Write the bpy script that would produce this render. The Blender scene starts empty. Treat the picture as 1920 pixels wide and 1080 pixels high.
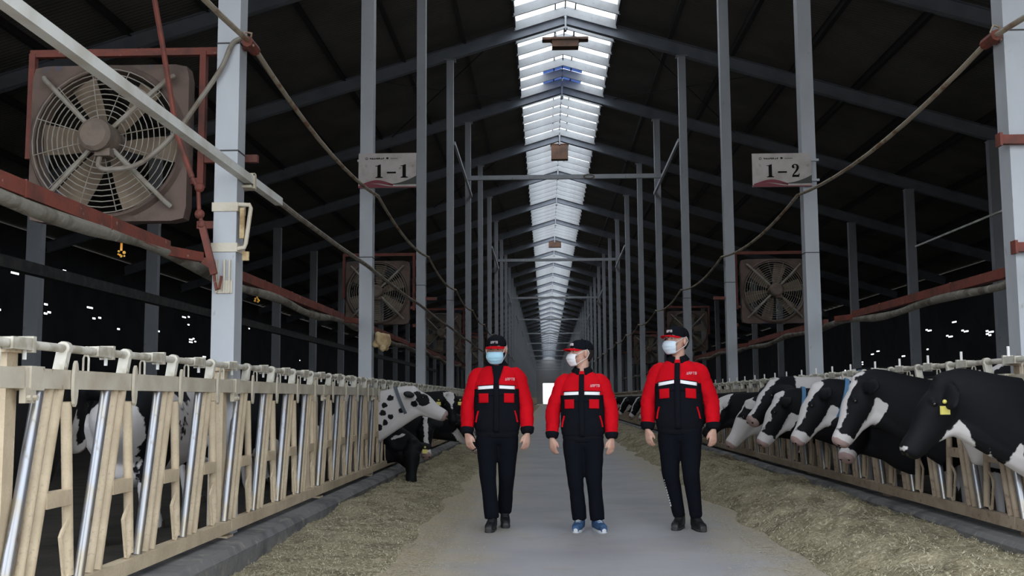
import bpy, math, random
import numpy as np
from mathutils import Vector as V, Matrix, noise
R = math.radians
PI = math.pi
random.seed(7)
C = bpy.context.scene.collection
SC = bpy.context.scene

# ---------------------------------------------------------------- camera, world, exposure
EYE = V((0, 0, 1.22))
cam_d = bpy.data.cameras.new('camera')
cam_d.sensor_width = 36.0
cam_d.lens = 37.5
cam_d.clip_start = 0.05
cam_d.clip_end = 900
cam = bpy.data.objects.new('camera', cam_d)
C.objects.link(cam)
_d = V((65, -208, -2000)).normalized()                 # where the aisle runs to, seen from the camera
_u = V((-0.0095, 1, 0))
_u = (_u - _d * _u.dot(_d)).normalized()
_r = _d.cross(_u)
cam.matrix_world = Matrix.Translation(EYE) @ Matrix((_r, _d, _u)).to_4x4()
SC.camera = cam

world = bpy.data.worlds.new('world')
SC.world = world
world.use_nodes = True
bg = world.node_tree.nodes['Background']
bg.inputs[0].default_value = (0.86, 0.93, 1.0, 1)      # even overcast sky
bg.inputs[1].default_value = 1.0
SC.view_settings.view_transform = 'Standard'
SC.view_settings.look = 'None'
SC.view_settings.gamma = 1
SC.view_settings.use_curve_mapping = False
SC.view_settings.exposure = 1.8
SC.cycles.use_denoising = True
SC.cycles.max_bounces = 8
SC.cycles.diffuse_bounces = 5

# ---------------------------------------------------------------- mesh helpers
class MB:
    def __init__(s):
        s.v, s.f, s.m, s.mi = [], [], [], 0
    def add(s, vs, fs):
        o = len(s.v)
        s.v += [tuple(p) for p in vs]
        s.f += [tuple(i + o for i in f) for f in fs]
        s.m += [s.mi] * len(fs)
    def box(s, c, d, M=None):
        x, y, z = d[0] / 2, d[1] / 2, d[2] / 2
        vs = [V((a, b, e)) for a in (-x, x) for b in (-y, y) for e in (-z, z)]
        if M is not None:
            vs = [M @ p for p in vs]
        c = V(c)
        s.add([p + c for p in vs], [(0, 1, 3, 2), (4, 6, 7, 5), (0, 4, 5, 1), (2, 3, 7, 6), (0, 2, 6, 4), (1, 5, 7, 3)])
    def beam(s, a, b, w, h, up=(0, 0, 1)):
        a, b = V(a), V(b)
        t = (b - a).normalized()
        sd = t.cross(V(up)).normalized()
        u = sd.cross(t)
        vs = []
        for p in (a, b):
            vs += [p + sd * i * w / 2 + u * j * h / 2 for i, j in ((-1, -1), (1, -1), (1, 1), (-1, 1))]
        s.add(vs, [(3, 2, 1, 0), (4, 5, 6, 7), (0, 1, 5, 4), (1, 2, 6, 5), (2, 3, 7, 6), (3, 0, 4, 7)])
    def loft(s, rings, caps=True, closed=False):
        n = len(rings[0])
        vs = [p for r in rings for p in r]
        fs = []
        m = len(rings)
        for i in range(m if closed else m - 1):
            j = (i + 1) % m
            for k in range(n):
                l = (k + 1) % n
                fs.append((i * n + k, i * n + l, j * n + l, j * n + k))
        if caps and not closed:
            fs.append(tuple(reversed(range(n))))
            fs.append(tuple(range((m - 1) * n, m * n)))
        s.add(vs, fs)
    def tube(s, pts, rads, n=10, up=(0, 0, 1), caps=True, e=2.0):
        pts = [V(p) for p in pts]
        if not isinstance(rads, (list, tuple)):
            rads = [rads] * len(pts)
        rings = []
        sd = None
        for i, p in enumerate(pts):
            t = (pts[min(i + 1, len(pts) - 1)] - pts[max(i - 1, 0)]).normalized()
            if sd is None:
                u = V(up)
                if abs(t.dot(u)) > 0.97:
                    u = V((0, 1, 0)) if abs(t.y) < 0.9 else V((1, 0, 0))
                sd = t.cross(u).normalized()
            else:
                sd = (sd - t * sd.dot(t)).normalized()
            uu = sd.cross(t)
            r = rads[i]
            ra, rb = r if isinstance(r, (list, tuple)) else (r, r)
            ring = []
            for k in range(n):
                a = 2 * PI * k / n
                ca, sa = math.cos(a), math.sin(a)
                if e != 2.0:
                    ca = math.copysign(abs(ca) ** (2 / e), ca)
                    sa = math.copysign(abs(sa) ** (2 / e), sa)
                ring.append(p + sd * ca * ra + uu * sa * rb)
            rings.append(ring)
        s.loft(rings, caps)
    def ball(s, c, r, n=12, m=8, M=None):
        c = V(c)
        if not isinstance(r, (list, tuple)):
            r = (r, r, r)
        def tf(p):
            p = V((p[0] * r[0], p[1] * r[1], p[2] * r[2]))
            return (M @ p if M is not None else p) + c
        vs = [tf((0, 0, 1)), tf((0, 0, -1))]
        fs = []
        for i in range(1, m):
            a = PI * i / m
            for k in range(n):
                b = 2 * PI * k / n
                vs.append(tf((math.sin(a) * math.cos(b), math.sin(a) * math.sin(b), math.cos(a))))
        for k in range(n):
            l = (k + 1) % n
            fs.append((0, 2 + k, 2 + l))
            fs.append((1, 2 + (m - 2) * n + l, 2 + (m - 2) * n + k))
            for i in range(m - 2):
                fs.append((2 + i * n + k, 2 + (i + 1) * n + k, 2 + (i + 1) * n + l, 2 + i * n + l))
        s.add(vs, fs)
    def grid(s, fn, nu, nv):
        vs = [fn(i / nu, j / nv) for i in range(nu + 1) for j in range(nv + 1)]
        w = nv + 1
        s.add(vs, [(i * w + j, (i + 1) * w + j, (i + 1) * w + j + 1, i * w + j + 1) for i in range(nu) for j in range(nv)])
    def xf(s, M):
        s.v = [tuple(M @ V(p)) for p in s.v]
    def mesh(s, name, mats, smooth=None):
        me = bpy.data.meshes.new(name)
        me.from_pydata(s.v, [], s.f)
        for m in (mats if isinstance(mats, (list, tuple)) else [mats]):
            me.materials.append(m)
        if any(s.m):
            me.polygons.foreach_set('material_index', s.m)
        if smooth:
            me.polygons.foreach_set('use_smooth', [True] * len(me.polygons))
            me.set_sharp_from_angle(angle=R(smooth))
        me.update()
        return me

def link(name, me, parent=None, loc=(0, 0, 0), rot=None):
    o = bpy.data.objects.new(name, me)
    C.objects.link(o)
    o.location = loc
    if rot is not None:
        o.rotation_euler = rot
    if parent is not None:
        o.parent = parent
    return o
def obj(name, mb, mats, parent=None, smooth=None, loc=(0, 0, 0), rot=None):
    return link(name, mb.mesh(name, mats, smooth), parent, loc, rot)
def tag(o, label=None, cat=None, group=None, kind=None):
    if label: o['label'] = label
    if cat: o['category'] = cat
    if group: o['group'] = group
    if kind: o['kind'] = kind
    return o
def thing(name, label, cat, loc=(0, 0, 0), rz=0, group=None):
    return tag(link(name, None, None, loc, (0, 0, rz)), label, cat, group)
def copy_tree(o, parent=None):
    c = o.copy()
    C.objects.link(c)
    if parent is not None:
        c.parent = parent
    for ch in list(o.children):
        copy_tree(ch, c)
    return c
def solidify(o, t, off=1):
    m = o.modifiers.new('thick', 'SOLIDIFY')
    m.thickness = t
    m.offset = off
    return o
def remeshed(mb, voxel, smooth_it=4, fac=0.5):
    me = mb.mesh('tmp', [])
    o = bpy.data.objects.new('tmp', me)
    C.objects.link(o)
    r = o.modifiers.new('r', 'REMESH')
    r.mode = 'VOXEL'
    r.voxel_size = voxel
    if smooth_it:
        k = o.modifiers.new('s', 'SMOOTH')
        k.factor = fac
        k.iterations = smooth_it
    dg = bpy.context.evaluated_depsgraph_get()
    out = bpy.data.meshes.new_from_object(o.evaluated_get(dg))
    bpy.data.objects.remove(o)
    bpy.data.meshes.remove(me)
    out.materials.clear()
    out.polygons.foreach_set('use_smooth', [True] * len(out.polygons))
    return out
def crom(pts, n):
    """Catmull-Rom through tuples (any length), n steps a span."""
    P = [np.array(p, float) for p in pts]
    P = [2 * P[0] - P[1]] + P + [2 * P[-1] - P[-2]]
    out = []
    for i in range(1, len(P) - 2):
        for k in range(n):
            t = k / n
            a, b, c, d = P[i - 1], P[i], P[i + 1], P[i + 2]
            out.append(0.5 * (2 * b + (c - a) * t + (2 * a - 5 * b + 4 * c - d) * t * t + (3 * b - a - 3 * c + d) * t ** 3))
    out.append(P[-2])
    return out

# ---------------------------------------------------------------- materials
def mat(name, col, rough=0.6, metal=0.0, col2=None, scale=6.0, lo=0.45, hi=0.62, bump=0.0, bscale=None, col3=None, scale3=40.0, lo3=0.6, hi3=0.7, stretch=None, spec=None):
    m = bpy.data.materials.new(name)
    m.use_nodes = True
    nt = m.node_tree
    N, L = nt.nodes, nt.links
    b = N['Principled BSDF']
    b.inputs['Base Color'].default_value = (*col, 1)
    b.inputs['Roughness'].default_value = rough
    b.inputs['Metallic'].default_value = metal
    if spec is not None:
        b.inputs['Specular IOR Level'].default_value = spec
    tc = N.new('ShaderNodeTexCoord')
    src = tc.outputs['Object']
    if stretch:
        mp = N.new('ShaderNodeMapping')
        mp.inputs['Scale'].default_value = stretch
        L.new(src, mp.inputs['Vector'])
        src = mp.outputs[0]
    def layer(prev, c, sc, l, h):
        n = N.new('ShaderNodeTexNoise')
        n.inputs['Scale'].default_value = sc
        n.inputs['Detail'].default_value = 6
        L.new(src, n.inputs['Vector'])
        mr = N.new('ShaderNodeMapRange')
        mr.inputs['From Min'].default_value = l
        mr.inputs['From Max'].default_value = h
        L.new(n.outputs['Fac'], mr.inputs['Value'])
        mx = N.new('ShaderNodeMix')
        mx.data_type = 'RGBA'
        L.new(mr.outputs[0], mx.inputs['Factor'])
        if prev is None:
            mx.inputs['A'].default_value = (*col, 1)
        else:
            L.new(prev, mx.inputs['A'])
        mx.inputs['B'].default_value = (*c, 1)
        return mx.outputs['Result']
    out = None
    if col2: out = layer(None, col2, scale, lo, hi)
    if col3: out = layer(out, col3, scale3, lo3, hi3)
    if out is not None: L.new(out, b.inputs['Base Color'])
    if bump:
        n = N.new('ShaderNodeTexNoise')
        n.inputs['Scale'].default_value = bscale or scale * 3
        n.inputs['Detail'].default_value = 5
        L.new(src, n.inputs['Vector'])
        bp = N.new('ShaderNodeBump')
        bp.inputs['Strength'].default_value = bump
        bp.inputs['Distance'].default_value = 0.02
        L.new(n.outputs['Fac'], bp.inputs['Height'])
        L.new(bp.outputs[0], b.inputs['Normal'])
    return m

M = {}
M['concrete'] = mat('concrete', (.38, .373, .385), .75, col2=(.31, .305, .32), scale=.9, lo=.4, hi=.7, bump=.25, bscale=60, col3=(.33, .30, .23), scale3=2.2, lo3=.58, hi3=.8)
M['kerb'] = mat('kerb_concrete', (.17, .165, .165), .85, col2=(.09, .09, .095), scale=3, bump=.5, bscale=25, col3=(.28, .26, .22), scale3=9, lo3=.58, hi3=.75)
M['dirt'] = mat('pen_floor', (.05, .042, .034), .9, col2=(.03, .025, .02), scale=2, bump=.5, bscale=8)
M['ground'] = mat('yard_ground', (.30, .28, .25), .9, col2=(.22, .2, .18), scale=.4)
M['sheet'] = mat('roof_sheet', (.15, .14, .135), .75, col2=(.10, .095, .09), scale=.7, lo=.35, hi=.7)
M['purlin'] = mat('dark_purlin', (.04, .038, .04), .7)
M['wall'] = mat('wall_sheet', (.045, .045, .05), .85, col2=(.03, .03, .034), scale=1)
M['endwall'] = mat('end_wall', (.3, .3, .31), .85)
M['steel'] = mat('grey_painted_steel', (.43, .45, .485), .55, col2=(.36, .375, .40), scale=2.5, lo=.4, hi=.7, bump=.06, bscale=30, col3=(.27, .25, .22), scale3=11, lo3=.66, hi3=.76, stretch=(1, 1, .45))
M['rafter'] = mat('grey_rafter_steel', (.23, .25, .29), .6, col2=(.18, .195, .23), scale=1.5)
M['rust'] = mat('red_oxide_steel', (.17, .040, .026), .7, col2=(.085, .03, .022), scale=7, lo=.45, hi=.7, bump=.2, bscale=40, col3=(.32, .24, .19), scale3=16, lo3=.68, hi3=.75)
M['galv'] = mat('worn_galvanised_tube', (.33, .34, .37), .34, .7, col2=(.34, .30, .24), scale=7, lo=.46, hi=.60, stretch=(1, 1, .35), col3=(.22, .19, .15), scale3=30, lo3=.6, hi3=.7)
M['tan'] = mat('dusty_tan_steel', (.58, .47, .33), .7, col2=(.42, .33, .225), scale=5, lo=.4, hi=.7, bump=.2, bscale=50, col3=(.46, .37, .26), scale3=55, lo3=.56, hi3=.68)
M['brown'] = mat('shaded_rusty_brown_steel', (.36, .285, .205), .75, col2=(.26, .19, .135), scale=5, lo=.4, hi=.7, bump=.2, bscale=50, col3=(.19, .135, .10), scale3=20, lo3=.6, hi3=.7)
M['rail'] = mat('dusty_rail_steel', (.56, .51, .42), .7, col2=(.42, .36, .27), scale=4, lo=.4, hi=.7, bump=.15, bscale=50, col3=(.25, .16, .10), scale3=14, lo3=.66, hi3=.74)
M['hanger'] = mat('grey_hanger_steel', (.60, .57, .50), .6, col2=(.38, .34, .27), scale=9, bump=.1)
M['white_pin'] = mat('white_pin', (.8, .8, .78), .5)
M['cream_pipe'] = mat('cream_pipe', (.66, .66, .63), .5, col2=(.52, .50, .45), scale=3, col3=(.25, .14, .08), scale3=9, lo3=.7, hi3=.78)
M['cable'] = mat('dusty_cable', (.22, .195, .165), .8, col2=(.14, .11, .085), scale=6)
M['rusty_pipe'] = mat('rusty_pale_pipe', (.34, .29, .22), .7, col2=(.19, .10, .055), scale=5, lo=.5, hi=.65, bump=.3, bscale=30)
M['black_hose'] = mat('black_hose', (.02, .02, .021), .6, col2=(.05, .045, .04), scale=8)
M['fan_dust'] = mat('dusty_fan_plastic', (.125, .085, .07), .85, col2=(.085, .06, .048), scale=4, bump=.2, bscale=30, col3=(.06, .09, .20), scale3=2.0, lo3=.60, hi3=.66)
M['blade'] = mat('dusty_fan_blade', (.19, .143, .10), .8, col2=(.14, .105, .075), scale=5, bump=.2)
M['guard'] = mat('guard_wire', (.26, .235, .20), .6, col2=(.18, .15, .115), scale=7)
M['motor'] = mat('dusty_motor', (.16, .12, .095), .85, col2=(.13, .10, .08), scale=9, bump=.5, bscale=25)
M['lag'] = mat('dusty_pipe_lagging', (.19, .175, .145), .95, col2=(.10, .085, .065), scale=5, bump=.8, bscale=14, col3=(.32, .30, .25), scale3=12, lo3=.62, hi3=.7)
M['foam'] = mat('yellow_foam', (.48, .36, .20), .95, col2=(.30, .20, .10), scale=9, bump=.8, bscale=30)
M['orange'] = mat('orange_nozzle', (.85, .33, .03), .5, col2=(.7, .5, .12), scale=30)
M['nest'] = mat('rusty_box', (.16, .085, .055), .85, col2=(.10, .06, .045), scale=3)
M['skybar'] = mat('white_skylight_bar', (.38, .395, .41), .6, col2=(.30, .30, .31), scale=1.2, col3=(.22, .2, .18), scale3=6, lo3=.64, hi3=.74)
M['rail_dark'] = mat('dark_glazing_rail', (.03, .032, .04), .6)
M['black_cloth'] = mat('black_cloth', (.007, .008, .012), .92, bump=.3, bscale=60, spec=.10)
M['trouser'] = mat('black_trouser_cloth', (.005, .006, .010), .92, bump=.3, bscale=40, spec=.10)
M['red_cloth'] = mat('red_cloth', (.64, .004, .013), .85, col2=(.54, .003, .010), scale=4, bump=.35, bscale=9, spec=.12)
M['reflect'] = mat('white_reflective_tape', (.95, .95, .97), .5)
M['mark_white'] = mat('white_print', (.75, .72, .74), .6)
M['mark_pink'] = mat('pale_embroidery', (.85, .55, .58), .7)
M['skin'] = mat('skin', (.60, .36, .275), .55, col2=(.54, .29, .22), scale=14)
M['hair'] = mat('black_hair', (.012, .010, .010), .7)
M['eyewhite'] = mat('eye_white', (.7, .68, .66), .3)
M['iris'] = mat('dark_iris', (.02, .014, .01), .2)
M['mask_blue'] = mat('blue_mask', (.44, .74, .90), .75, bump=.15, bscale=40)
M['mask_white'] = mat('white_mask', (.88, .89, .92), .75, bump=.15, bscale=40)
M['mask_pale'] = mat('pale_blue_mask', (.70, .82, .92), .75, bump=.15, bscale=40)
M['glass_frame'] = mat('silver_frame', (.45, .45, .46), .3, .8)
M['shoe_black'] = mat('black_shoe', (.012, .012, .014), .5)
M['shoe_sole'] = mat('dark_sole', (.03, .03, .032), .7)
M['shoe_blue'] = mat('blue_shoe', (.04, .10, .22), .7, col2=(.02, .05, .12), scale=30)
M['white_sole'] = mat('white_sole', (.6, .62, .65), .6)
M['sign'] = mat('dirty_sign', (.43, .385, .37), .6, col2=(.34, .30, .28), scale=3.5, col3=(.22, .17, .14), scale3=9, lo3=.64, hi3=.78)
M['sign_black'] = mat('sign_black', (.010, .010, .010), .95, spec=.05)
M['sign_red'] = mat('sign_red', (.16, .02, .03), .6)
M['sign_green'] = mat('sign_dark_green', (.03, .035, .028), .6)
M['yellow_tag'] = mat('yellow_tag', (.75, .66, .16), .5)
M['collar_grey'] = mat('grey_strap', (.10, .12, .15), .7)
M['collar_blue'] = mat('blue_strap', (.08, .20, .36), .7)
M['cow_eye'] = mat('cow_eye', (.008, .006, .006), .08)
M['hoof'] = mat('hoof', (.05, .04, .03), .8)
M['feed'] = mat('silage_feed', (.35, .305, .20), .95, col2=(.17, .14, .085), scale=3.2, lo=.38, hi=.62, bump=1.0, bscale=45, col3=(.50, .45, .30), scale3=28, lo3=.52, hi3=.7)
M['straw'] = mat('straw_bits', (.70, .64, .48), .9, col2=(.26, .215, .115), scale=45, lo=.42, hi=.58)
M['blue_pane'] = mat('blue_translucent_pane', (.12, .22, .55), .5)
_b = M['blue_pane'].node_tree.nodes['Principled BSDF']
_b.inputs['Transmission Weight'].default_value = .7

def cow_material():
    m = bpy.data.materials.new('holstein_coat')
    m.use_nodes = True
    nt = m.node_tree
    N, L = nt.nodes, nt.links
    b = N['Principled BSDF']
    b.inputs['Roughness'].default_value = .68
    b.inputs['Specular IOR Level'].default_value = .16
    tc = N.new('ShaderNodeTexCoord')
    def step(attr, nscale, amp, prev, colr):
        a = N.new('ShaderNodeAttribute')
        a.attribute_name = attr
        n = N.new('ShaderNodeTexNoise')
        n.inputs['Scale'].default_value = nscale
        n.inputs['Detail'].default_value = 4
        L.new(tc.outputs['Object'], n.inputs['Vector'])
        s = N.new('ShaderNodeMath'); s.operation = 'SUBTRACT'; s.inputs[1].default_value = .5
        L.new(n.outputs['Fac'], s.inputs[0])
        k = N.new('ShaderNodeMath'); k.operation = 'MULTIPLY_ADD'; k.inputs[1].default_value = amp
        L.new(s.outputs[0], k.inputs[0])
        L.new(a.outputs['Fac'], k.inputs[2])
        mr = N.new('ShaderNodeMapRange')
        mr.inputs['From Min'].default_value = -.004
        mr.inputs['From Max'].default_value = .004
        L.new(k.outputs[0], mr.inputs['Value'])
        mx = N.new('ShaderNodeMix'); mx.data_type = 'RGBA'
        L.new(mr.outputs[0], mx.inputs['Factor'])
        if prev is None: mx.inputs['A'].default_value = (.007, .007, .009, 1)
        else: L.new(prev, mx.inputs['A'])
        mx.inputs['B'].default_value = colr
        return mx.outputs['Result']
    c = step('white', 16, .07, None, (.60, .565, .56, 1))
    c = step('pink', 20, .03, c, (.36, .25, .235, 1))
    L.new(c, b.inputs['Base Color'])
    return m
M['coat'] = cow_material()
def floor_dust(m):
    """tan silage dust trodden into the concrete along both feed strips"""
    nt = m.node_tree; N, L = nt.nodes, nt.links
    b = N['Principled BSDF']
    old = b.inputs['Base Color'].links[0].from_socket
    g = N.new('ShaderNodeNewGeometry')
    sx = N.new('ShaderNodeSeparateXYZ'); L.new(g.outputs['Position'], sx.inputs[0])
    def mth(op, a, b_):
        q = N.new('ShaderNodeMath'); q.operation = op
        for i, z in enumerate((a, b_)):
            if z is None: continue
            if isinstance(z, (int, float)): q.inputs[i].default_value = z
            else: L.new(z, q.inputs[i])
        return q.outputs[0]
    d = mth('ABSOLUTE', mth('SUBTRACT', sx.outputs['X'], .50), None)
    n = N.new('ShaderNodeTexNoise'); n.inputs['Scale'].default_value = 1.6; n.inputs['Detail'].default_value = 8
    L.new(g.outputs['Position'], n.inputs['Vector'])
    v = mth('ADD', d, mth('MULTIPLY', mth('SUBTRACT', n.outputs['Fac'], .5), 1.3))
    mr = N.new('ShaderNodeMapRange'); mr.inputs['From Min'].default_value = .75; mr.inputs['From Max'].default_value = 1.75
    L.new(v, mr.inputs['Value'])
    mx = N.new('ShaderNodeMix'); mx.data_type = 'RGBA'
    L.new(mr.outputs[0], mx.inputs['Factor']); L.new(old, mx.inputs['A']); mx.inputs['B'].default_value = (.46, .385, .265, 1)
    L.new(mx.outputs['Result'], b.inputs['Base Color'])

# ---------------------------------------------------------------- the barn
BAY, Y0, NB = 6.5, 8.26, 39                 # column k stands at Y0 + BAY*k
YF, YB = 3.0, Y0 + BAY * NB - 3            # front and back of the barn
XL, XR = -2.5, 3.67                         # inner column rows
XO, XP = -10.4, 11.72                       # outer column rows
RX, APEX, SL = .6, 11.2, .30
WL, WR = -16.4, 17.6                        # side walls
FL, FR = -2.4, 3.45                         # feed fences
PAN, PY0 = 3.25, 4.8                        # fence panel length, first post
def zb(x): return APEX - SL * abs(x - RX)   # underside of the rafters
def zroof(x): return APEX + .53 - SL * abs(x - RX)
ORD = ['', 'second', 'third', 'fourth', 'fifth', 'sixth', 'seventh', 'eighth', 'ninth', 'tenth', 'eleventh', 'twelfth', 'thirteenth', 'fourteenth']

mb = MB(); mb.box((.55, (YB - 8) / 2, -.1), (5.9, YB + 8, .2))
tag(obj('floor', mb, M['concrete']), kind='structure')
floor_dust(M['concrete'])
mb = MB(); mb.box((-9.6, (YF + YB) / 2, -.1), (14.2, YB - YF, .2))
tag(obj('floor', mb, M['dirt']), kind='structure')
mb = MB(); mb.box((10.65, (YF + YB) / 2, -.1), (14.1, YB - YF, .2))
tag(obj('floor', mb, M['dirt']), kind='structure')
mb = MB(); mb.box((0, 120, -.31), (420, 760, .2))
tag(obj('floor', mb, M['ground']), kind='structure')

def kerb(n, x_face, s):
    # profile, s=+1: aisle to the right of the kerb
    prof = [(0, 0), (0, .15), (-.035, .19), (-.30, .215), (-.30, 0)]
    m = MB()
    ys = [1.4] + [3 + 2.2 * i + random.uniform(-.1, .1) for i in range(30)] + [YB]
    rings = []
    for i, y in enumerate(ys):
        rings.append([(x_face + s * (px + (random.uniform(-.006, .006))), y, pz + (random.uniform(-.006, .006) if pz > 0 else 0)) for px, pz in prof])
    m.loft(rings)
    tag(obj('trim_%d' % n, m, M['kerb']), kind='structure')
kerb(1, -2.2, 1)
kerb(2, 3.3, -1)

# side walls: dark curtain with small tears that let daylight in
def side_wall(name, x, holes, slots):
    m = MB()
    top = zroof(x) - .02
    rw = random.Random(len(holes))
    dy, dz, y1, y2 = .25, .06, 16.0, 76.0
    m.add([(x, YF, 0), (x, y1, 0), (x, y1, top), (x, YF, top)], [(0, 1, 2, 3)])
    m.add([(x, y2, 0), (x, YB, 0), (x, YB, top), (x, y2, top)], [(0, 1, 2, 3)])
    z2 = 6.0
    m.add([(x, y1, z2), (x, y2, z2), (x, y2, top), (x, y1, top)], [(0, 1, 2, 3)])
    ny, nz = int(round((y2 - y1) / dy)), int(round(z2 / dz))
    cut = set()
    for hy, hz, ny_, nz_ in holes:
        i0, j0 = int((hy - y1) / dy), int(hz / dz)
        for a in range(ny_):
            for b in range(nz_):
                if rw.random() < .8: cut.add((i0 + a, j0 + b * 2 + a // 2))
    for hy, ln, hz in slots:
        i0, j0 = int((hy - y1) / dy), int(hz / dz)
        for a in range(ln):
            cut.add((i0 + a, j0))
    vs = [(x, y1 + i * dy, j * dz) for i in range(ny + 1) for j in range(nz + 1)]
    fs = [(i * (nz + 1) + j, (i + 1) * (nz + 1) + j, (i + 1) * (nz + 1) + j + 1, i * (nz + 1) + j + 1) for i in range(ny) for j in range(nz) if (i, j) not in cut]
    m.add(vs, fs)
    tag(obj(name, m, M['wall']), kind='structure')
rl = random.Random(3)
hl = [(34.0, 4.1, 3, 1), (34.2, 4.4, 2, 1), (37.5, 4.6, 2, 1), (38.2, 4.2, 3, 1), (40.2, 4.0, 2, 1), (43, 3.6, 2, 1), (44.2, 4.0, 3, 2), (47.5, 5.0, 4, 1), (48.2, 4.7, 3, 1), (48.5, 3.9, 4, 2), (50.5, 3.3, 2, 1), (46, 3.0, 3, 1), (32.2, 5.2, 2, 1), (31.4, 4.0, 2, 1), (52, 2.6, 3, 1), (54, 3.4, 3, 1), (58, 3.0, 3, 1), (35.2, 5.6, 3, 1)]
for i in range(4): hl.append((rl.uniform(34, 74), rl.uniform(2.4, 5.5), rl.choice((1, 2)), 1))
hr = [(39.5, 3.9, 2, 1), (41.5, 4.9, 3, 1), (42.5, 3.6, 3, 2), (45.2, 3.9, 3, 1), (46.4, 4.4, 2, 1), (46.8, 3.8, 3, 1), (49.3, 4.2, 3, 1), (49.5, 3.4, 2, 1), (53.2, 3.2, 2, 1), (57.2, 3.6, 2, 1), (60, 3.0, 3, 2), (63, 2.7, 3, 1), (37.8, 3.9, 3, 1), (37.9, 3.4, 2, 2)]
for i in range(5): hr.append((rl.uniform(38, 75), rl.uniform(2.2, 4.6), rl.choice((1, 2)), 1))
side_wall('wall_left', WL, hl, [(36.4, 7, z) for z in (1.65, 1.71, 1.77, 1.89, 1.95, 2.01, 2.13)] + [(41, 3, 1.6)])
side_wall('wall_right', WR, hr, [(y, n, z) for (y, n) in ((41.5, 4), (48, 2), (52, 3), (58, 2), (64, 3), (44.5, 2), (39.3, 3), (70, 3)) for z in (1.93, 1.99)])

# gables
def gable(name, y, m_, ox0, ox1, oz):
    m = MB()
    t = .15
    def pan(x0, x1, z0):
        for yy in (y - t / 2, y + t / 2):
            m.add([(x0, yy, z0), (x1, yy, z0), (x1, yy, zroof(x1)), (x0, yy, zroof(x0))], [(0, 1, 2, 3)])
    pan(WL, ox0, 0); pan(ox1, WR, 0); pan(ox0, RX, oz); pan(RX, ox1, oz)
    m.box(((ox0 + ox1) / 2, y, oz), (ox1 - ox0, t, .05))
    for x in (ox0, ox1): m.box((x, y, oz / 2), (.05, t, oz))
    tag(obj(name, m, m_), kind='structure')
gable('wall_front_unseen', YF, M['wall'], -9.0, 10.2, 6.0)  # unseen front gable, its opening shaped for the daylight it lets in
gable('wall_back', YB, M['endwall'], -.9, 1.9, 5.0)

# corrugated roof on either slope, open along the ridge
def slope(x_in, x_out):
    m = MB()
    ys, zs = [], []
    y = YF - .3
    k = 0
    while y < 60:
        ys.append(y); zs.append((0, .022, .022, 0)[k % 4]); y += (.035, .03, .035, .03)[k % 4]; k += 1
    while y < YB:
        ys.append(y); zs.append((0, .05, .05, 0)[k % 4]); y += .25; k += 1
    vs, fs = [], []
    for y, dz in zip(ys, zs):
        vs += [(x_in, y, zroof(x_in) + dz), (x_out, y, zroof(x_out) + dz)]
    for i in range(len(ys) - 1):
        fs.append((2 * i, 2 * i + 1, 2 * i + 3, 2 * i + 2))
    m.add(vs, fs)
    tag(obj('ceiling', m, M['sheet']), kind='structure')
slope(RX - 1.36, WL - .4)
slope(RX + 1.36, WR + .4)

# ridge skylight: chevron bars under open sky
sky = tag(link('window_1', None, None, (RX, 0, APEX + .36)), kind='structure')
def chevron(w, h, half):
    m = MB()
    rise = SL * half
    for s in (-1, 1):
        m.beam((0, 0, 0), (s * half, 0, -rise), .02, h, (0, 0, 1))
        m.beam((0, w / 2, h / 2 - .01), (s * half, w / 2, h / 2 - .01 - rise), w, .014, (0, 0, 1))
        m.beam((0, w / 2, -h / 2 + .01), (s * half, w / 2, -h / 2 + .01 - rise), w, .014, (0, 0, 1))
    return m.mesh('skylight_bar', M['skybar'])
ch = chevron(.07, .24, 1.38)
y = 6.0
i = 0
while y < YB - .5 and i < 245:
    link('skylight_bar', ch, sky, (0, y, random.uniform(-.015, .015)))
    y += BAY / 6; i += 1
for dx in (-.27, 0, .27):
    m = MB(); m.beam((dx, 0, .14 - SL * abs(dx)), (dx, YB, .14 - SL * abs(dx)), .035, .05)
    obj('glazing_rail', m, M['rail_dark'], sky)
for dx in (-1.36, 1.36):
    m = MB(); m.beam((dx, YF, -.30), (dx, YB, -.30), .05, .30)
    obj('edge_beam', m, M['purlin'], sky)
for yy in (32.2, 33.3):
    for s in (-1, 1):
        m = MB()
        m.add([(s * .02, yy, .16), (s * .62, yy, -.02), (s * .62, yy + 1.0, -.02), (s * .02, yy + 1.0, .16)], [(0, 1, 2, 3)])
        solidify(obj('pane', m, M['blue_pane'], sky), .006)

# purlins
def purlin(x, label):
    m = MB()
    z = zroof(x) - .10
    m.beam((x, YF, z), (x, YB, z), .06, .18)
    m.beam((x + .04, YF, z - .085), (x + .04, YB, z - .085), .09, .012)
    tag(obj('purlin', m, M['purlin']), label, 'purlin')
for s, sd in ((-1, 'left'), (1, 'right')):
    for i in range(9):
        x = RX + s * (2.75 + i * 1.62)
        purlin(x, 'dark steel purlin under the %s roof slope, %s out from the skylight' % (sd, 'first' if i == 0 else ORD[i]))

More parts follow.
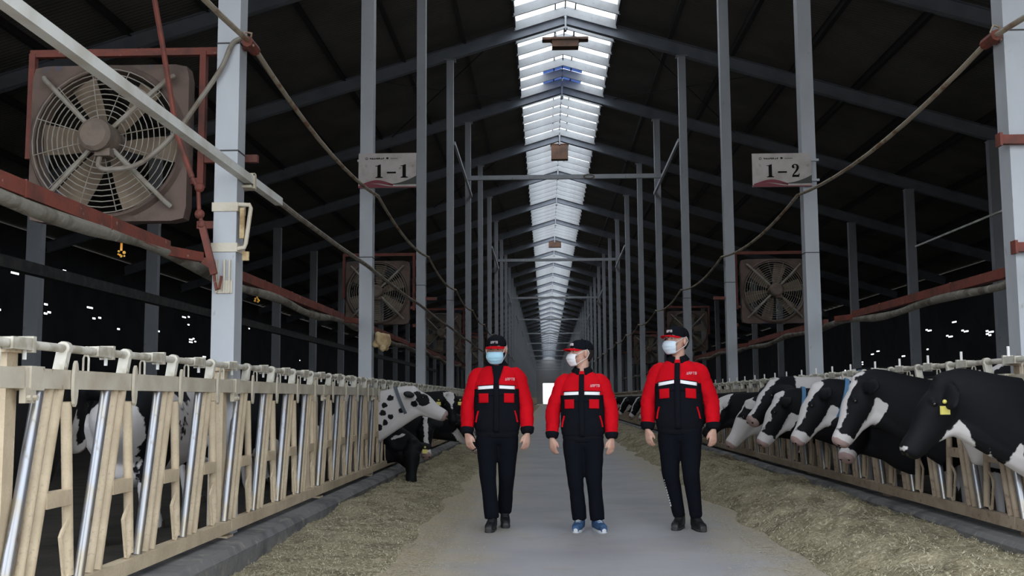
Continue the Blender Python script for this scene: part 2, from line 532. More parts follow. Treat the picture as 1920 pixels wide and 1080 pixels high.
# roof frames
def rafter_mesh(s):
    m = MB()
    x1 = (WL if s < 0 else WR) - RX
    a, b = V((0, 0, .175)), V((x1, 0, .175 - SL * abs(x1)))
    m.beam(a, b, .02, .35)
    m.beam(a + V((0, 0, .165)), b + V((0, 0, .165)), .18, .016)
    m.beam(a - V((0, 0, .165)), b - V((0, 0, .165)), .18, .016)
    return m.mesh('rafter_beam', M['rafter'])
rm = {s: rafter_mesh(s) for s in (-1, 1)}
m = MB(); m.box((0, 0, .12), (.045, .20, .58)); m.box((0, -.01, -.12), (.10, .20, .02))
for sx in (-1, 1):
    for zz in (.0, .2): m.box((sx * .03, -.06, zz), (.03, .03, .03))
plate_m = m.mesh('ridge_plate', M['steel'])
m = MB()
for sx in (-1, 1): m.ball((sx * .55, -.10, .02), (.13, .05, .08), 8, 6)
for k in range(NB):
    if k < 12: lab = 'grey sloping steel roof frame, %s from the front of the barn' % ('first' if k == 0 else ORD[k]); g = None
    else: lab = 'small distant steel roof frame far down the barn roof'; g = 'far roof frames'
    t = thing('roof_frame', lab, 'roof frame', (RX, Y0 + BAY * k, APEX), 0, g)
    for s in (-1, 1): link('rafter_beam', rm[s], t)
    link('ridge_plate', plate_m, t)

# columns
def col_mesh(w, d, h, extra):
    m = MB()
    m.box((0, 0, h / 2), (w, d, h))
    return m.mesh('shaft', M['steel'])
m = MB(); m.box((0, 0, .012), (.34, .34, .024))
for sx in (-1, 1):
    for sy in (-1, 1): m.tube([(sx * .13, sy * .13, .02), (sx * .13, sy * .13, .06)], .014, 6)
base_m = m.mesh('base_plate', M['steel'])
m = MB(); m.box((0, 0, -.012), (.30, .26, .024))
cap_m = m.mesh('cap_plate', M['steel'])
def hbeam(h):
    m = MB()
    m.box((0, 0, h / 2), (.016, .20, h)); m.box((-.09, 0, h / 2), (.02, .20, h)); m.box((.09, 0, h / 2), (.02, .20, h))
    return m
shafts = {}
for x, w in ((XL, .18), (XR, .19), (XO, .30), (XP, .28)):
    shafts[x] = col_mesh(w, .20, zb(x), 0)
near_words = {XL: 'left of the aisle', XR: 'right of the aisle'}
far_words = {XO: 'deep in the left pens', XP: 'deep in the right pens'}
m = MB(); m.box((0, 0, 0), (.186, .206, .012)); strap_l = m.mesh('seam_band', M['purlin'])
m = MB(); m.box((0, 0, 0), (.198, .208, .012)); strap_r = m.mesh('seam_band', M['purlin'])
cols = {}
for x in (XL, XR, XO, XP):
    for k in range(NB):
        wd = near_words.get(x) or far_words[x]
        g = None
        if x in near_words:
            if k == 0: lab = 'nearest thick grey steel column %s, at the front edge of the fence' % wd
            elif k == 1: lab = 'grey steel column %s carrying the numbered sign' % wd
            elif k < 8: lab = 'grey steel column %s, %s from the front' % (wd, ORD[k])
            else: lab = 'thin distant grey column in the row %s' % wd; g = 'far columns ' + wd
        else:
            if k in (2, 3): lab = 'dim broad steel column %s, %s one in view' % (wd, 'nearest' if k == 2 else 'second nearest')
            else: lab = 'dim steel column in the row %s' % wd; g = 'dim columns ' + wd
        t = thing('steel_column', lab, 'column', (x, Y0 + BAY * k, 0), 0, g)
        link('shaft', shafts[x], t)
        if k < 8:
            link('base_plate', base_m, t)
            link('cap_plate', cap_m, t, (0, 0, zb(x)))
            if x in near_words and k < 4:
                for z in ((3.18, 4.05) if k == 0 else (2.9 + .3 * k,)):
                    link('seam_band', strap_l if x == XL else strap_r, t, (0, 0, z))
        cols[(x, k)] = t

# cross bars between the inner rows, every third bay
for j, k in enumerate(range(3, NB - 1, 3)):
    yb = Y0 + BAY * (k + .66)
    lab = ['nearest grey bar crossing the aisle high up between column rows', 'second grey bar crossing high over the aisle', 'third grey bar crossing high over the aisle', 'fourth grey bar crossing high over the aisle'][j] if j < 4 else 'tiny far bar crossing high over the aisle'
    t = thing('aisle_cross_bar', lab, 'cross bar', (RX, yb, 7.95), 0, None if j < 4 else 'far cross bars')
    m = MB(); m.beam((XL - RX + .12, 0, 0), (XR - RX - .12, 0, 0), .10, .13); obj('bar', m, M['steel'], t)
    for x in (XL + .11, XR - .11):
        m = MB(); m.beam((x - RX, -BAY * .66, .05), (x - RX, BAY * .34, -.12), .06, .09); obj('side_strut', m, M['steel'], t)
    if j == 0:
        m = MB(); m.tube([(.75 + .16 * math.cos(a), -.05, .0 + .06 * math.sin(a)) for a in np.linspace(0, 2 * PI, 17)], .02, 6)
        obj('cable_coil', m, M['cable'], t, 40)

# brown boxes under the ridge
for (y, w, h, lab) in ((29.3, .75, .22, 'nearest rust brown box hung across under the ridge skylight'), (42.6, .68, .62, 'square rust brown box hung below the ridge skylight'), (68, .8, .55, 'far small brown box hung below the ridge skylight')):
    t = thing('hanging_box', lab, 'box', (RX + .02, y, APEX - .02))
    m = MB(); m.box((0, 0, 0), (w, .35, h)); m.box((0, -.01, h / 2), (w + .06, .4, .03)); obj('box_body', m, M['nest'], t)
    if y < 30:
        m = MB(); m.box((0, 0, .14), (1.3, .3, .07)); obj('box_tray', m, M['nest'], t)
    for s in (-1, 1):
        m = MB(); m.tube([(s * w * .35, 0, h / 2), (s * w * .35, 0, h / 2 + .25)], .012, 6); obj('hanger_rod', m, M['purlin'], t)

# diagonal roof brace rods
for k in (3, 5, 8):
    for s, sd in ((-1, 'left'), (1, 'right')):
        m = MB()
        for (xa, xb) in ((1.7, 5.6), (5.6, 1.7)):
            x1, x2 = RX + s * xa, RX + s * xb
            m.tube([(x1, Y0 + BAY * k, zb(x1) + .30), (x2, Y0 + BAY * (k + 1), zb(x2) + .30)], .014, 6)
        tag(obj('cross_brace', m, M['purlin']), 'thin dark crossed brace rods under the %s roof slope, %s from the front' % (sd, {3: 'nearest', 5: 'second', 8: 'third'}[k]), 'brace')

# ---------------------------------------------------------------- feed fences with self-locking head gates
U0, UP = .45, .78
def tube_mesh(name, a, b, r, m_, n=10):
    m = MB(); m.tube([a, b], r, n); return m.mesh(name, m_, 40)
def fence_meshes(tan):
    D = {}
    m = MB(); m.box((0, 0, .83), (.10, .10, 1.26)); m.box((.03, 0, .212), (.16, .16, .02))
    D['post'] = m.mesh('post', tan)
    m = MB(); m.tube([(0, 0, 1.46), (0, 0, 1.475)], .085, 14, up=(0, 1, 0)); m.tube([(0, 0, 1.475), (0, 0, 1.50)], .03, 8, up=(0, 1, 0))
    D['post_cap'] = m.mesh('post_cap', tan, 40)
    m = MB(); m.box((0, PAN / 2, 1.33), (.06, PAN - .02, .095))
    D['top_rail'] = m.mesh('top_rail', M['rail'])
    m = MB(); m.box((0, PAN / 2, .29), (.07, PAN - .02, .085))
    D['bottom_rail'] = m.mesh('bottom_rail', tan)
    m = MB(); m.tube([(0, .0, 1.485), (0, PAN, 1.485)], .021, 14)
    D['lock_rod'] = m.mesh('lock_rod', M['hanger'], 40)
    m = MB(); m.box((0, 0, 1.33), (.078, .13, .112)); m.box((.022, -.06, 1.25), (.03, .10, .07)); 
    for yy in (-.09, -.03): m.tube([(.03, yy, 1.24), (.055, yy, 1.24)], .014, 6)
    D['joint_bracket'] = m.mesh('joint_bracket', M['rail'])
    D['bar_a'] = tube_mesh('fixed_bar', (0, -.53, .33), (0, -.26, 1.29), .028, M['galv'])
    D['bar_b'] = tube_mesh('fixed_bar', (0, -.41, .33), (0, -.15, 1.29), .024, tan)
    D['bar_c'] = tube_mesh('fixed_bar', (0, -.31, .33), (0, -.045, 1.29), .026, tan)
    D['swing'] = tube_mesh('swing_bar', (0, .035, 1.22), (0, .13, .36), .027, tan)
    m = MB(); m.box((0, -.055, .75), (.06, .27, .075)); m.tube([(0, .09, .75), (0, .115, .75)], .018, 6)
    D['block'] = m.mesh('hinge_block', tan)
    m = MB(); m.tube([(.01, .10, .65), (.01, .02, .585), (.01, .0, .56), (.01, .06, .345), (.01, .075, .335), (.01, .125, .37)], .011, 6)
    D['bent'] = m.mesh('bent_rod', tan, 40)
    m = MB(); m.beam((0, -.05, 1.37), (0, -.005, 1.485), .058, .04, (0, 1, 0)); m.tube([(0, -.026, 1.485), (0, .018, 1.485)], .035, 14); m.box((.031, -.042, 1.40), (.006, .02, .025))
    D['hanger'] = m.mesh('hanger_plate', M['hanger'], 40)
    m = MB(); m.loft([[(dx, .035 + .045 * math.cos(a) * .6, 1.31 + .115 * math.sin(a)) for a in np.linspace(0, 2 * PI, 13)[:-1]] for dx in (.034, .05)])
    m.loft([[(dx, .035 + .045 * math.cos(a) * .6, 1.31 + .115 * math.sin(a)) for a in np.linspace(0, 2 * PI, 13)[:-1]] for dx in (-.05, -.034)])
    D['keeper'] = m.mesh('keeper_plate', M['rail'])
    m = MB(); m.tube([(-.014, .25, 1.37), (-.014, .25, 1.445), (-.008, .25, 1.46), (.008, .25, 1.46), (.014, .25, 1.445), (.014, .25, 1.37)], .006, 6)
    D['staple'] = m.mesh('staple', M['hanger'], 40)
    m = MB(); m.box((.03, .42, 1.485), (.012, .20, .055)); m.box((-.03, .42, 1.485), (.012, .20, .055)); m.box((0, .345, 1.485), (.07, .012, .055)); m.box((0, .52, 1.485), (.075, .03, .075)); m.tube([(0, .38, 1.487), (0, .50, 1.487)], .026, 8)
    D['latch'] = m.mesh('latch_box', M['hanger'])
    m = MB(); m.tube([(0, .50, 1.415), (0, .50, 1.46)], .010, 6)
    D['pin_down'] = m.mesh('latch_pin', M['white_pin'])
    m = MB(); m.tube([(0, .50, 1.51), (0, .50, 1.59)], .011, 6)
    D['pin_up'] = m.mesh('latch_pin', M['white_pin'])
    # far panels: the gate bars as one mesh
    m = MB()
    for u in range(4):
        yh = U0 + UP * u
        for a, b in (((0, -.53, .33), (0, -.26, 1.29)), ((0, -.41, .33), (0, -.15, 1.29)), ((0, -.31, .33), (0, -.045, 1.29)), ((0, .035, 1.22), (0, .13, .36)), ((0, -.02, 1.38), (0, 0, 1.48))):
            m.beam(V(a) + V((0, yh, 0)), V(b) + V((0, yh, 0)), .045, .045, (0, 1, 0))
        m.box((0, yh - .055, .75), (.06, .27, .075)); m.box((0, yh + .42, 1.485), (.07, .2, .06))
    D['far_bars'] = m.mesh('gate_bars', tan)
    return D
NP = int((YB - PY0) / PAN)
for X, s, sd in ((FL, 1, 'left'), (FR, -1, 'right')):
    FM = fence_meshes(M['tan'] if s > 0 else M['brown'])      # right fence rustier brown, its shade mixed into the colour
    for i in range(-1, NP):
        if i < 8:
            w = {-1: 'cut off at the frame edge', 0: 'nearest the camera'}.get(i) or '%s back from the front' % ORD[i]
            lab = '%s headlock feed fence panel of dusty %s bars, %s' % (sd, 'tan' if s > 0 else 'brown', w); g = None
        else:
            lab = 'distant %s headlock fence panel far down the aisle' % sd; g = 'far headlock panels on the ' + sd
        t = thing('headlock_panel', lab, 'fence', (X, PY0 + PAN * i, 0), 0, g)
        link('post', FM['post'], t, (-s * .085, 0, 0))
        for n in ('top_rail', 'bottom_rail', 'lock_rod'): link(n, FM[n], t)
        if i < 8:
            link('post_cap', FM['post_cap'], t, (-s * .085, 0, -.015))
            b = link('joint_bracket', FM['joint_bracket'], t, (0, .10, 0)); b.scale = (s, 1, 1)
            for u in range(4):
                yh = U0 + UP * u
                for key, n in (('bar_a', 'fixed_bar'), ('bar_b', 'fixed_bar'), ('bar_c', 'fixed_bar'), ('swing', 'swing_bar'), ('block', 'hinge_block'), ('bent', 'bent_rod'), ('hanger', 'hanger_plate'), ('keeper', 'keeper_plate'), ('staple', 'staple'), ('latch', 'latch_box'), ('pin_down' if s > 0 else 'pin_up', 'latch_pin')):
                    link(n, FM[key], t, (0, yh, 0))
        else:
            tag(link('gate_bars', FM['far_bars'], t), kind='stuff')

# ---------------------------------------------------------------- feed along both kerbs
def feed_h(side, x, y):
    """height of the silage; x measured from the kerb face into the aisle"""
    n = noise.noise((x * 1.3, y * .9, 3 + side))
    n2 = noise.noise((x * 5, y * 5, 9 + side * 3))
    n3 = noise.noise((x * 16, y * 16, side))
    if side == 0:
        w = 1.02 + .16 * noise.noise((0, y * .8, 2))
        amp = .10 * min(1, max(0.12, (y - 7.6) / 2.6))
        prof = max(0, 1 - (x / w) ** 2)
    else:
        w = 1.36 + .18 * noise.noise((5, y * .8, 2))
        amp = .21
        prof = max(0, 1 - ((x - .62) / (w - .62)) ** 2) if x > .62 else max(.25, 1 - ((.62 - x) / .9) ** 2)
    if x > w: return -.02
    return prof * amp * (1 + .6 * n) + ((.055 if side else .035) * n2 + .018 * n3) * min(1, prof * 2) * (.5 + amp * 4)
def feed(side, xk, s, y0, y1, y2, label):
    m = MB()
    w = 1.35 if side == 0 else 1.65
    def fn(u, v):
        y = y0 + (y1 - y0) * v
        x = w * u
        return (xk + s * x, y, max(-.02, feed_h(side, x, y)))
    m.grid(fn, 34, int((y1 - y0) / .05))
    def fn2(u, v):
        y = y1 + (y2 - y1) * v
        x = w * u
        return (xk + s * x, y, max(-.02, feed_h(side, x, y)))
    m.grid(fn2, 10, int((y2 - y1) / .5))
    if s < 0:
        m.f = [tuple(reversed(f)) for f in m.f]
    o = obj('feed_heap', m, M['feed'], None, 180)
    tag(o, label, 'feed', kind='stuff')
    # loose bits of straw
    rg = random.Random(11 + side)
    vs, fs = [], []
    n = 0
    while n < 60000:
        y = y0 + (26 - y0) * rg.random() ** 1.7
        x = w * rg.random() if rg.random() < .8 else w * (.70 + .55 * rg.random() ** 2)
        h = max(0, feed_h(side, x, y))
        if h <= 0 and rg.random() < .35: 
            n += .2; continue
        L = rg.uniform(.015, .075); a = rg.uniform(0, 2 * PI); tl = rg.uniform(-.4, .7) if h > 0 else rg.uniform(-.05, .1)
        d = V((math.cos(a) * math.cos(tl), math.sin(a) * math.cos(tl), math.sin(tl))) * L
        q = V((-math.sin(a), math.cos(a), 0)) * rg.uniform(.0015, .0045)
        p = V((xk + s * x, y, h + .006))
        b = len(vs)
        vs += [p - d / 2 - q, p - d / 2 + q, p + d / 2]
        fs.append((b, b + 1, b + 2))
        n += 1
    m = MB(); m.add(vs, fs)
    tag(obj('loose_straw', m, M['straw'], o), kind='stuff')
feed(0, -2.2, 1, 5.0, 32, 200, 'low strip of chopped silage along the left kerb')
feed(1, 3.3, -1, 5.0, 32, 200, 'thicker clumpy bank of chopped silage along the right kerb')

# ---------------------------------------------------------------- long pipes and cables
def sag_line(name, pts, sag, r, m_, label, cat, n=10, square=False):
    m = MB()
    P = []
    for a, b in zip(pts[:-1], pts[1:]):
        a, b = V(a), V(b)
        for k in range(n):
            t = k / n
            p = a.lerp(b, t); p.z -= sag * 4 * t * (1 - t)
            P.append(p)
    P.append(V(pts[-1]))
    m.tube(P, r, 8)
    return tag(obj(name, m, m_, None, 40), label, cat)
# square cream rail then pipe on the aisle face of the left columns
t = thing('cream_conduit', 'straight pale conduit slanting past the nearest left column into the distance', 'pipe', (XL + .135, 0, 2.98))
m = MB(); m.beam((0, 1.5, .0), (0, 9.3, .0), .065, .065); obj('square_tube', m, M['cream_pipe'], t)
m = MB(); m.tube([(0, 9.25, 0)] + [(0, y, .015 * math.sin(y)) for y in np.arange(10, 90, 2.0)], .026, 8); obj('round_pipe', m, M['cable'], t, 40)
m = MB(); m.box((-.02, 8.36, -.06), (.10, .14, .02)); m.box((0, 8.36, .045), (.09, .05, .02)); m.box((.04, 8.36, -.01), (.012, .05, .12)); obj('clamp', m, M['rail'], t)
ys = [0.5, Y0] + [Y0 + BAY * k for k in range(1, 12)]
sag_line('overhead_cable', [(XL + .15, y, 4.08 if y > 1 else 4.05) for y in ys], .16, .022, M['rusty_pipe'], 'sagging pale rusty cable strung along the left columns', 'cable')
sag_line('overhead_cable', [(XR - .15, y, 4.02) for y in ys], .17, .022, M['rusty_pipe'], 'sagging pale rusty cable strung along the right columns', 'cable')
for x, s, sd in ((XL, 1, 'left'), (XR, -1, 'right')):
    t = thing('cable_clamp', 'rust red clamp holding the cable on the nearest %s column' % sd, 'clamp', (x + s * .15, Y0, 4.06 if s > 0 else 4.01))
    m = MB(); m.tube([(0, -.11, .0), (0, .12, .0)], .045, 8); m.box((-s * .03, 0, 0), (.08, .06, .07)); obj('sleeve', m, M['rust'], t, 40)
    m = MB(); m.tube([(.02, -.08, .03), (.03, -.09, .07), (-.02, -.1, .08), (-.04, -.09, .03), (.05, -.08, -.03)], .01, 6); obj('wire_twist', m, M['rusty_pipe'], t, 40)

# dusty lagged water pipe with red square tube behind the left columns
def lagged(name, x, z, segs, label, s):
    t = thing(name, label, 'pipe', (x, 0, z))
    P = crom([(0, y, -.075 + .025 * math.sin(y * 1.9) - .02 * math.sin(y * .7), .042 + .007 * math.sin(y * 5.1)) for y in np.arange(1.5, 60, .8)], 3)
    m = MB(); m.tube([p[:3] for p in P], [float(p[3]) for p in P], 9); obj('lagged_pipe', m, M['lag'], t, 60)
    for a, b in segs:
        m = MB(); m.beam((0, a, 0), (0, b, 0), .07, .085)
        y = a + .6
        while y < min(b, 20):
            m.box((0, y, 0), (.08, .012, .095)); y += 1.1
        obj('red_tube', m, M['rust'], t)
        m = MB(); m.beam((0, b - .02, -.03), (s * .14, b + .35, -.03), .06, .07); obj('end_arm', m, M['rust'], t)
    return t
tl = lagged('water_pipe', XL - .24, 2.33, [(1.5, 7.55), (8.45, 14.2), (15.1, 20.9), (21.8, 34)], 'dusty lagged pipe under a red square tube behind left columns', 1)
tr = lagged('water_pipe', XR + .24, 2.26, [(1.5, 7.6), (8.6, 13.6), (15.0, 20.6), (21.8, 34)], 'dusty lagged pipe under a red square tube behind right columns', -1)
for (y, lab) in ((6.75, 'bright orange nozzle under the left pipe, just before the nearest column'), (10.0, 'small orange nozzle under the left pipe, beyond the nearest column')):
    m = MB()
    rg = random.Random(int(y * 10))
    for i in range(6): m.ball((rg.uniform(-.022, .022), rg.uniform(-.015, .015), -.012 - i * .003 + rg.uniform(-.01, .01)), rg.uniform(.006, .012), 6, 4)
    m.tube([(0, 0, 0), (0, 0, .05)], .008, 6)
    tag(obj('sprinkler_nozzle', m, M['orange'], None, None, (XL - .24, y, 2.19)), lab, 'nozzle')
m = MB()
rg = random.Random(5)
m.tube([(0, -.12, 0), (0, -.06, .01), (.02, 0, .0), (0, .08, 0), (0, .14, .01)], [.05, .10, .12, .10, .05], 12)
for i in range(10): m.ball((rg.uniform(-.08, .10), rg.uniform(-.1, .1), rg.uniform(-.1, .09)), rg.uniform(.03, .05), 8, 6)
me = remeshed(m, .012, 1)
me.materials.append(M['foam'])
tag(link('foam_wrap', me, None, (XL + .22, 14.72, 2.03)), 'crumpled yellow foam wrap beside the left signed column', 'foam')
# dark pipe deep in the left pens, pale strip painted as an eave light gap on the right
m = MB(); m.beam((-6.2, 3, 2.82), (-6.2, 60, 2.82), .12, .14)
tag(obj('dark_rail', m, M['black_hose']), 'thick dark rail running through the left pens behind the fan', 'rail')
m = MB(); m.beam((9.0, 20, 4.85), (9.0, 26, 4.85), .03, .04)
tag(obj('light_gap_strip', m, M['cream_pipe']), 'thin pale strip painted as a light gap high in the dark right pens', 'strip')

# red rod linkage hanging beside the nearest left column
t = thing('hanging_linkage', 'rust red rod and chain hooked onto the nearest left column', 'rod', (-2.66, 8.08, 2.1))
def loc(p): return (p[0] + 2.66, p[1] - 8.08, p[2] - 2.1)
m = MB(); m.tube([loc(p) for p in ((-3.12, 8.08, 4.6), (-3.0, 8.08, 4.0), (-2.87, 8.08, 3.3), (-2.74, 8.08, 2.95))], .022, 8); obj('upper_rod', m, M['rust'], t, 40)
m = MB(); m.tube([loc(p) for p in ((-2.74, 8.08, 2.95), (-2.69, 8.08, 2.86), (-2.68, 8.08, 2.70), (-2.66, 8.08, 2.60))], .016, 8); m.ball(loc((-2.68, 8.08, 2.87)), .04, 8, 6); m.ball(loc((-2.675, 8.08, 2.66)), .04, 8, 6); m.ball(loc((-2.655, 8.08, 2.58)), .035, 8, 6); obj('chain', m, M['rust'], t, 40)
m = MB(); m.beam(loc((-2.655, 8.08, 2.58)), loc((-2.55, 8.08, 2.19)), .05, .035, (0, 1, 0)); obj('turnbuckle', m, M['rust'], t)
m = MB(); m.tube([loc(p) for p in ((-2.56, 8.1, 2.22), (-2.55, 8.1, 2.14), (-2.535, 8.1, 2.07), (-2.515, 8.1, 2.08), (-2.505, 8.12, 2.18))], .012, 6); obj('hook', m, M['rust'], t, 40)
m = MB()
for dx in (-.05, .01, .05): m.box((-2.5 + dx + 2.66, 8.15 - 8.08, .08), (.012, .03, .26))
m.box((-2.49 + 2.66, 8.155 - 8.08, .0), (.12, .012, .1)); obj('hook_plate', m, M['rail'], t)
# strapped bracket on the nearest left column
t = thing('column_bracket', 'tan bracket with a side handle strapped round the nearest left column', 'bracket', (XL, Y0, 2.58))
for z in (-.17, .15):
    m = MB()
    for (c, d) in (((0, -.106, z), (.20, .012, .07)), ((0, .106, z), (.20, .012, .07)), ((-.097, 0, z), (.012, .22, .07)), ((.097, 0, z), (.012, .22, .07))): m.box(c, d)
    obj('strap', m, M['rail'], t)
m = MB(); m.tube([(.10, -.09, .17), (.19, -.09, .165), (.20, -.09, .14), (.165, -.09, -.14), (.155, -.09, -.17), (.10, -.09, -.18)], .017, 8); obj('handle', m, M['rail'], t, 40)
m = MB(); m.box((.135, -.09, .02), (.035, .03, .24)); m.box((.17, -.1, -.24), (.05, .02, .07)); obj('clip', m, M['foam'], t)

# ---------------------------------------------------------------- signs
def digit_polys(ch):
    """outline pieces of a bold serif digit in a box about .62 wide and 1 high"""
    if ch == '1':
        return [[(.16, .06), (.41, .06), (.41, 1.0), (.36, 1.0), (.16, .90)], [(.02, .86), (.19, .88), (.30, .99), (.19, .93), (.02, .90)], [(.02, 0), (.56, 0), (.56, .045), (.41, .10), (.16, .10), (.02, .045)]]
    if ch == '-':
        return [[(.0, .33), (.66, .33), (.66, .45), (.0, .45)]]
    out = []
    mid = [(.17, .74), (.13, .80), (.16, .89), (.25, .955), (.35, .955), (.46, .90), (.50, .76), (.46, .60), (.36, .44), (.22, .27), (.12, .13), (.10, .07)]
    wid = [.07, .085, .06, .035, .035, .07, .09, .085, .065, .05, .04, .03]
    mid = [p for p in crom([(*a, w) for a, w in zip(mid, wid)], 3)]
    for a, b in zip(mid[:-1], mid[1:]):
        d = V((b[0] - a[0], b[1] - a[1])).normalized()
        n = V((-d.y, d.x))
        out.append([(a[0] + n.x * a[2], a[1] + n.y * a[2]), (a[0] - n.x * a[2], a[1] - n.y * a[2]), (b[0] - n.x * b[2], b[1] - n.y * b[2]), (b[0] + n.x * b[2], b[1] + n.y * b[2])])
    out.append([(.07, 0), (.58, 0), (.64, .27), (.59, .27), (.53, .17), (.20, .17), (.07, .06)])
    out.append([(.17 + .085 * math.cos(a), .755 + .085 * math.sin(a)) for a in np.linspace(0, 2 * PI, 13)[:-1]])
    return out
def flat(m, polys, x, z, sc, y, th=.004, sx=1.0):
    for p in polys:
        a = [(x + q[0] * sc * sx, y, z + q[1] * sc) for q in p]
        b = [(x + q[0] * sc * sx, y + th, z + q[1] * sc) for q in p]
        m.loft([a, b])
def sign(x0, x1, z0, z1, y, txt, label, tx, post_x):
    t = thing('pen_sign', label, 'sign', ((x0 + x1) / 2, y, (z0 + z1) / 2))
    w, h = x1 - x0, z1 - z0
    m = MB(); m.box((0, 0, 0), (w, .012, h)); obj('board', m, M['sign'], t)
    m = MB(); m.box((0, .012, h / 2 - .01), (w, .02, .02)); m.box((0, .012, -h / 2 + .01), (w, .02, .02)); obj('frame_strip', m, M['steel'], t)
    yf = -.0105
    sc = h * .39
    x = tx * w - w / 2
    for ch in txt:
        m = MB()
        flat(m, digit_polys(ch), x, -h * .06 - sc * .40, sc, yf)
        obj('dash' if ch == '-' else 'digit', m, M['sign_black'], t)
        x += sc * {'1': .86, '-': .98}.get(ch, .8)
    # small worn header: emblem, a row of characters, a second emblem, fainter characters
    m = MB()
    hz = h * .345
    ex = -w * .36
    for a in range(10):
        a0, a1 = 2 * PI * a / 10, 2 * PI * (a + 1) / 10
        flat(m, [[(math.cos(a0) * .5, math.sin(a0) * .5), (math.cos(a1) * .5, math.sin(a1) * .5), (math.cos(a1) * .34, math.sin(a1) * .34), (math.cos(a0) * .34, math.sin(a0) * .34)]], ex, hz, .036, yf)
    obj('emblem', m, M['sign_black'], t)
    m = MB()
    rg = random.Random(21)
    for i in range(8):
        bx = -w * .30 + i * w * .031
        for j in range(3): m.box((bx + rg.uniform(0, .016), yf, hz + rg.uniform(-.008, .008)), (.016, .004, .006))
        m.box((bx + .008, yf, hz), (.006, .004, .022))
    m.ball((w * .0, yf, hz + .004), (.018, .003, .014), 8, 6)
    for i in range(7):
        m.box((w * .06 + i * .015, yf, hz), (.009, .004, .008))
    obj('header_print', m, M['sign_black'], t)
    def swoosh(m_, top, bot, xa, xb):
        mm = MB()
        n = 24
        def fn(u, v):
            q = xa + (xb - xa) * u
            return ((q - .5) * w, yf, (bot(q) + (top(q) - bot(q)) * v - .5) * h)
        mm.grid(fn, n, 1)
        solidify(obj('swoosh', mm, m_, t), .003)
    wave = lambda q: .15 + .06 * math.cos((q - .30) * 5.2)
    swoosh(M['sign_red'], lambda q: max(.0, .205 * math.exp(-((q - .32) / .30) ** 2) + .015), lambda q: max(.0, .125 * math.exp(-((q - .30) / .30) ** 2)), .02, .60)
    swoosh(M['sign_red'], lambda q: .085 * math.exp(-((q - .25) / .2) ** 2) + .03, lambda q: 0.0, .0, 1.0)
    swoosh(M['sign_green'], lambda q: .10 + .24 * ((q - .5) / .5) ** 2, lambda q: .075 + .02 * q, .5, 1.0)
    m = MB()
    for zz in (-h * .3, h * .3): m.box((post_x - (x0 + x1) / 2, .03, zz), (.24, .05, .03))
    obj('mount_strap', m, M['steel'], t)
sign(-2.60, -1.79, 4.165, 4.655, 14.60, '1-1', 'white dirty pen sign reading 1-1 on the second left column', .29, XL)
sign(2.87, 3.68, 4.11, 4.58, 14.60, '1-2', 'white dirty pen sign reading 1-2 on the second right column', .24, XR)

